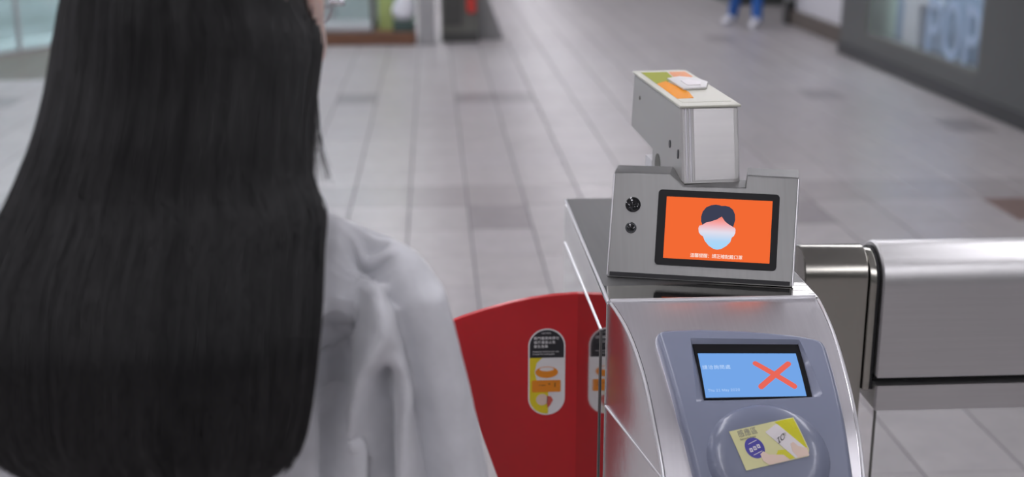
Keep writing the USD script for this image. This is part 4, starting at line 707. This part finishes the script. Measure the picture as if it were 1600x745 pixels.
for s in (-1, 1):
    sh = hull(sph((CX + s * .105, 1.265, .050), .045), sph((CX + s * .117, 1.405, .038), .036), sph((CX + s * .105, 1.285, .09), .04)) ^ m3.Manifold.cube((2, 2, 1)).translate((-1.2, .4, 0))
    obj('shoe', soften(sh, .008, 4), 'shoe_white', woman, smooth=True)
# glasses
gl = obj('glasses', tube([P((a, b, c)) for a, b, c in [(.0, .109, .006), (.008, .108, .006)]], .0012, 8), 'glasses_metal', woman)
for s in (-1, 1):
    obj('lens_rim', tube([P((s * .033 + .025 * math.cos(a), .106 - .004 * abs(math.cos(a)), .0 + .021 * math.sin(a))) for a in np.linspace(0, 2 * math.pi, 25)[:-1]], .0013, 8, True), 'glasses_metal', gl)
    obj('temple_arm', tube([P(p) for p in [(s * .058, .103, .006), (s * .071, .094, .007), (s * .078, .05, .008), (s * .080, .0, .010), (s * .078, -.02, .0)]], .0016, 8), 'glasses_metal', gl)
    obj('hinge', from_mani(hull(sph(P((s * .058, .104, .006)), .003), sph(P((s * .072, .095, .006)), .0035))), 'glasses_metal', gl, smooth=True)
# hair: a fall of strands over a shaped mass
HT = np.array([(-.2571, -.1998, 1.2838, 1.6170, .022), (-.2845, -.1698, 1.2826, 1.6090, .052), (-.3091, -.1429, 1.2801, 1.5935, .080), (-.3282, -.1310, 1.2762, 1.5668, .098), (-.3397, -.1248, 1.2713, 1.5371, .106), (-.3490, -.1212, 1.2663, 1.5072, .106), (-.3554, -.1125, 1.2515, 1.4722, .096),
    (-.3615, -.1165, 1.2316, 1.4321, .082), (-.3728, -.1222, 1.2103, 1.3868, .070), (-.3841, -.1232, 1.1991, 1.3585, .064), (-.3931, -.1205, 1.1901, 1.3359, .060), (-.4043, -.1116, 1.1812, 1.3134, .058), (-.4196, -.1144, 1.1688, 1.2797, .056), (-.4293, -.1173, 1.1531, 1.2346, .055), (-.4314, -.1229, 1.1392, 1.1888, .053),
    (-.4311, -.1306, 1.1343, 1.1394, .050), (-.4164, -.1404, 1.1306, 1.1018, .045), (-.3869, -.1509, 1.1283, 1.0794, .034), (-.3495, -.1757, 1.1266, 1.0633, .018)])
hz = HT[::-1, 3]; hI = [PchipInterpolator(hz, HT[::-1, k]) for k in (0, 1, 2, 4)]
def hair_pt(a, z, off=0.0):
    xl, xr, yc, dp = [f(z) for f in hI]; cx, w = (xl + xr) / 2, (xr - xl) / 2
    lock = (.0048 * np.sin(a * 17 + 2.1 * np.sin(a * 5) + z * 2.0) + .0018 * np.sin(a * 37 + 1.3 + z * 3) + .006 * np.sin(a * 7 + .7)) * (.35 + .65 * np.sin(a) ** 2)
    lock = lock * np.clip((1.60 - z) / .12, 0, 1)
    k = 1 + (lock + off) / np.maximum(np.minimum(w, dp * 2), .03)
    return np.stack([cx + w * k * np.cos(a), yc + dp * k * np.sin(a), z + 0 * a], -1)
na = 240; aa = np.arange(na) * 2 * np.pi / na
hr = loft([hair_pt(aa, z) for z in np.r_[np.linspace(1.0635, 1.10, 8), np.linspace(1.11, 1.55, 45), np.linspace(1.56, 1.6165, 10)]])
fw = np.array([math.sin(HY), math.cos(HY), 0])
cut = hull(sph(HC_ + fw * .13 + [0, 0, .02], .066), sph(HC_ + fw * .12 + [0, 0, -.19], .066), sph(HC_ + fw * .26 + [0, 0, .02], .12), sph(HC_ + fw * .26 + [0, 0, -.19], .12))
front = hull(sph((CX, 1.33, 1.22), .10), sph((CX, 1.33, 1.0), .10))
hm = from_mani(to_mani(hr) - cut)
hair = obj('hair', hm, 'hair_dark', woman, smooth=40, label='long straight dark hair down the back')
r2 = np.random.default_rng(11)
pts, cnt, wid = [], [], []
NS = 5200
for k in range(NS):
    a = r2.uniform(math.pi * .93, math.pi * 2.10); z0 = r2.uniform(1.50, 1.615) if k % 3 else r2.uniform(1.3, 1.5); z1 = 1.068 + abs(r2.normal(0, .035)) if k % 4 else r2.uniform(1.07, 1.3)
    n = 16; t = np.linspace(0, 1, n); z = z0 + (z1 - z0) * t
    off = r2.uniform(-.001, .0035) + .003 * t * r2.normal() * .5
    a_ = a + r2.normal(0, .05) * t ** 2 + .02 * np.sin(t * 3 + r2.uniform(0, 6)) * t
    q = hair_pt(a_, np.clip(z, 1.064, 1.6165), off)
    if (np.linalg.norm((q[:, :2] - (HC_ + fw * .15)[:2]), axis=1) < .075).any() and z0 > 1.40: continue
    pts.append(q); cnt.append(n); w_ = np.full(n, .0011); w_[-1] = .0003; wid.append(w_)
for k in range(150):                                   # loose strands at the right of the neck
    t = np.linspace(0, 1, 16); z0, z1 = r2.uniform(1.43, 1.53), r2.uniform(1.315, 1.40); z = z0 + (z1 - z0) * t
    x = -.116 + r2.uniform(-.010, .003) - .004 * t + r2.normal(0, .006) * t ** 2
    y = np.interp(z, [1.30, 1.4, 1.5], [1.195, 1.225, 1.258]) + r2.uniform(-.015, .015)
    pts.append(np.stack([x, y, z], -1)); cnt.append(16); w_ = np.full(16, .0005); w_[-1] = .0002; wid.append(w_)
for k in range(9):                                     # thin wisps that stand off
    t = np.linspace(0, 1, 20); z = 1.43 - (.088 + .004 * r2.normal()) * t
    x = -.1135 + .003 * t + (.010 + .003 * r2.normal()) * t ** 3 + k * .0003; y = 1.222 - .02 * t
    pts.append(np.stack([x, y + k * .0008, z], -1)); cnt.append(20); w_ = np.full(20, .0005); w_[-1] = .0002; wid.append(w_)
bc = UsdGeom.BasisCurves.Define(stage, str(hair.GetPath()) + '/hair_strands')
bc.CreateTypeAttr('linear'); bc.CreateCurveVertexCountsAttr(Vt.IntArray(cnt))
bc.CreatePointsAttr(Vt.Vec3fArray.FromNumpy(np.vstack(pts).astype(np.float32))); bc.CreateWidthsAttr(Vt.FloatArray.FromNumpy(np.concatenate(wid).astype(np.float32))); bc.SetWidthsInterpolation('vertex')
UsdShade.MaterialBindingAPI.Apply(bc.GetPrim()).Bind(LOOK['hair_strand']); data(bc.GetPrim(), kind='stuff')

# ================================================================== FAR BACKGROUND
# a passer-by in blue trousers, walking
far = thing('person', 'person in blue trousers and white shoes walking beside the white wall', 'person')
fx, fy = 3.575, 14.62
FL = [((fx - .075, fy, .84), .075, (fx - .10, fy - .04, .46), .054), ((fx - .10, fy - .04, .46), .054, (fx - .105, fy + .16, .09), .036), ((fx + .075, fy, .84), .075, (fx + .10, fy - .14, .46), .054), ((fx + .10, fy - .14, .46), .054, (fx + .09, fy - .20, .085), .036)]
FA = [((fx - .19, fy, 1.36), .045, (fx - .24, fy - .04, 1.08), .036), ((fx - .24, fy - .04, 1.08), .036, (fx - .24, fy - .14, .86), .026), ((fx + .19, fy, 1.36), .045, (fx + .24, fy + .04, 1.08), .036), ((fx + .24, fy + .04, 1.08), .036, (fx + .24, fy + .02, .84), .026)]
Pf, fh = head_parts((fx, fy - .01, 1.58), math.radians(205))
fb = fh + [bone((fx, fy, 1.50), .05, (fx, fy, 1.38), .055), hull(sph((fx - .14, fy, 1.36), .055), sph((fx + .14, fy, 1.36), .055), sph((fx, fy, .92), (.15, .10, .10)))]
for a, ra, b, rb in FL + FA: fb.append(bone(a, ra, b, rb))
fb += hand((fx - .24, fy - .14, .86), (0, -.3, -.95), -1) + hand((fx + .24, fy + .02, .84), (0, -.1, -.99), 1)
obj('body', soften(union(fb), .012, 6), 'skin', far, smooth=True)
for s in (-1, 1): obj('eye', from_mani(sph(Pf((s * .032, .083, .002)), .011)), 'eye_dark', far, smooth=True)
obj('hair', from_mani(hull(sph(Pf((0, -.025, .05)), .083), sph(Pf((0, .02, .062)), .074), sph(Pf((0, -.045, -.02)), .066))), 'hair_dark', far, smooth=True)
obj('top', soften(union([hull(sph((fx - .15, fy, 1.35), .068), sph((fx + .15, fy, 1.35), .068), sph((fx, fy, .90), (.175, .125, .07)), sph((fx, fy, 1.43), .065))] + [bone(a, ra + .018, b, rb + .018) for a, ra, b, rb in FA]), .02, 6), 'cloth_grey', far, smooth=True)
obj('trousers', soften(union([hull(sph((fx, fy, .90), (.155, .11, .05)), sph((fx - .075, fy, .80), .085), sph((fx + .075, fy, .80), .085))] + [bone(a, ra + .014, b, rb + .022) for a, ra, b, rb in FL]), .015, 6), 'cloth_blue', far, smooth=True)
for (sx, sy, ax, ay) in ((fx - .105, fy + .16, -.09, -.08), (fx + .09, fy - .20, -.07, -.12)):
    sh = hull(sph((sx, sy, .05), .046), sph((sx + ax * 1.2, sy + ay * 1.2, .036), .040), sph((sx, sy, .085), .042)) ^ m3.Manifold.cube((2, 2, 1)).translate((sx - 1, sy - 1, 0))
    obj('shoe', soften(sh, .01, 4), 'shoe_white', far, smooth=True)

# shop front behind the woman's right: brown plinth, pale sill, glass with goods behind it
sh = thing('display_case', 'glazed shop display case on a brown plinth beside the grey pillar', 'display case')
SY = 13.0
obj('plinth', box(-1.75, -.17, SY, SY + .9, 0, .125, .006), 'brown_wood', sh, smooth=False)
obj('sill', box(-1.75, -.60, SY + .02, SY + .9, .125, .215, .02), 'sill_grey', sh, smooth=False)
obj('case_back', box(-1.75, -.62, SY + .55, SY + .6, .2, 2.4), 'shop_cyan', sh, smooth=False)
obj('case_panel', box(-1.60, -1.02, SY + .45, SY + .5, .22, 1.2), 'sill_grey', sh, smooth=False)
obj('glass_pane', box(-1.75, -.62, SY + .03, SY + .038, .215, 2.3), 'shop_glass', sh, smooth=False)
obj('corner_post', tube([(-.60, SY + .05, .13), (-.60, SY + .05, 2.4)], .025, 12), 'cabinet_grey', sh)
obj('lime_panel', box(-.55, -.40, SY + .3, SY + .34, .125, 2.3), 'shop_lime', sh, smooth=False)
obj('case_back', box(-.6, -.17, SY + .7, SY + .75, .125, 2.4), 'shop_green', sh, smooth=False)
obj('case_top', box(-1.75, -.17, SY, SY + .9, 2.4, 2.5), 'sill_grey', sh, smooth=False)
obj('case_light', box(-1.7, -.2, SY + .15, SY + .25, 2.37, 2.4), 'shop_light', sh, smooth=False)
bs = thing('display_stand', 'low dark green stand on the brown plinth under a white bundle', 'stand')
obj('stand_block', box(-.40, -.18, SY + .06, SY + .26, .125, .215, .008), 'shop_teal', bs, smooth=False)
bag = thing('white_bundle', 'white rounded bundle on the dark green stand in the display case', 'bundle')
bn = from_mani(hull(sph((-.29, SY + .16, .33), (.12, .09, .11)), sph((-.27, SY + .16, .42), (.09, .08, .10))).refine_to_length(.02)); bn.vertices += bn.vertex_normals * (.02 * (meshkit.fbm(bn.vertices * 14, 3, 2) - .5))[:, None]
obj('bundle_cloth', bn, 'shoe_white', bag, smooth=True)
pil = thing('grey_pillar', 'slim light grey pillar between the display case and the dark cabinet', 'pillar')
obj('shaft', box(-.145, .03, SY + .02, SY + .2, .05, 3.19, .01), 'pillar_grey', pil, smooth=False); obj('foot', box(-.15, .035, SY + .015, SY + .205, 0, .05, .006), 'pillar_grey', pil, smooth=False)
cb = thing('equipment_cabinet', 'dark grey equipment cabinet standing right of the slim pillar', 'cabinet')
CY = 13.22
obj('cabinet_shell', box(.09, .47, CY, CY + .5, 0, 1.3, .01), 'cabinet_grey', cb, smooth=False)
obj('door', box(.115, .30, CY - .012, CY, .17, 1.2, .004), 'cabinet_dark', cb, smooth=False)
obj('kick_plate', box(.09, .47, CY - .006, CY, .0, .10, .002), 'cabinet_dark', cb, smooth=False)
obj('side_wing', prism([(.47, 0), (.74, 0), (.47, .75)], .06, .004, frame_of((0, CY + .28, 0), (1, 0, 0), (0, 0, 1), (0, -1, 0))), 'ramp_grey', cb, smooth=False)
fe = thing('red_canister', 'red canister hanging on the front of the dark equipment cabinet', 'canister')
obj('canister_body', lathe([(.02, .30), (.045, .315), (.048, .34), (.048, .62), (.04, .66), (.02, .69), (.018, .72)], 20, (.395, CY - .075, 0)), 'red_paint', fe, smooth=35)
obj('valve', box(.38, .41, CY - .10, CY - .05, .715, .75, .004), 'black_metal', fe, smooth=False)
obj('wall_hook', box(.385, .405, CY - .032, CY - .001, .60, .64, .002), 'black_metal', fe, smooth=False)
# angled glass shop front at the far left
lg = thing('glass_shopfront', 'pale blue-green glass shop front at the far left behind the hair', 'shop front')
A0, A1 = np.array([-4.75, 11.22]), np.array([-3.0, 14.45]); dv_ = (A1 - A0) / np.linalg.norm(A1 - A0); nv = np.array([-dv_[1], dv_[0]])
def lgbox(s0, s1, t0, t1, z0, z1):
    pts = [np.r_[A0 + dv_ * s + nv * t, z] for s in (s0, s1) for t in (t0, t1) for z in (z0, z1)]; return trimesh.convex.convex_hull(np.array(pts))
LL = float(np.linalg.norm(A1 - A0))
obj('glass_pane', lgbox(0, LL, 0, .012, .03, 2.4), 'shop_glass', lg, smooth=False)
obj('base_rail', lgbox(0, LL, -.01, .03, 0, .03), 'sill_grey', lg, smooth=False)
obj('back_panel', lgbox(-1, LL + .5, .6, .65, 0, 2.4), 'shop_cyan', lg, smooth=False)
obj('shop_floor', lgbox(-1, LL + .5, .02, .6, 0, .04), 'shop_cyan', lg, smooth=False)
obj('shop_lamp', lgbox(0, LL, .2, .3, 2.36, 2.4), 'shop_light', lg, smooth=False)
obj('mullion', lgbox(1.62, 1.65, -.01, .03, .03, 2.4), 'sill_grey', lg, smooth=False)
dk = thing('dark_bin', 'small dark round bin at the far left in front of the glass front', 'bin')
bc0 = A0 + dv_ * .62 + np.array([.55, -.32])
obj('bin_body', lathe([(.09, 0), (.10, .02), (.115, .30), (.115, .33), (.10, .335), (.095, .32), (.09, .06)], 24, (bc0[0] - .15, bc0[1], 0.0)), 'cabinet_dark', dk, smooth=35)
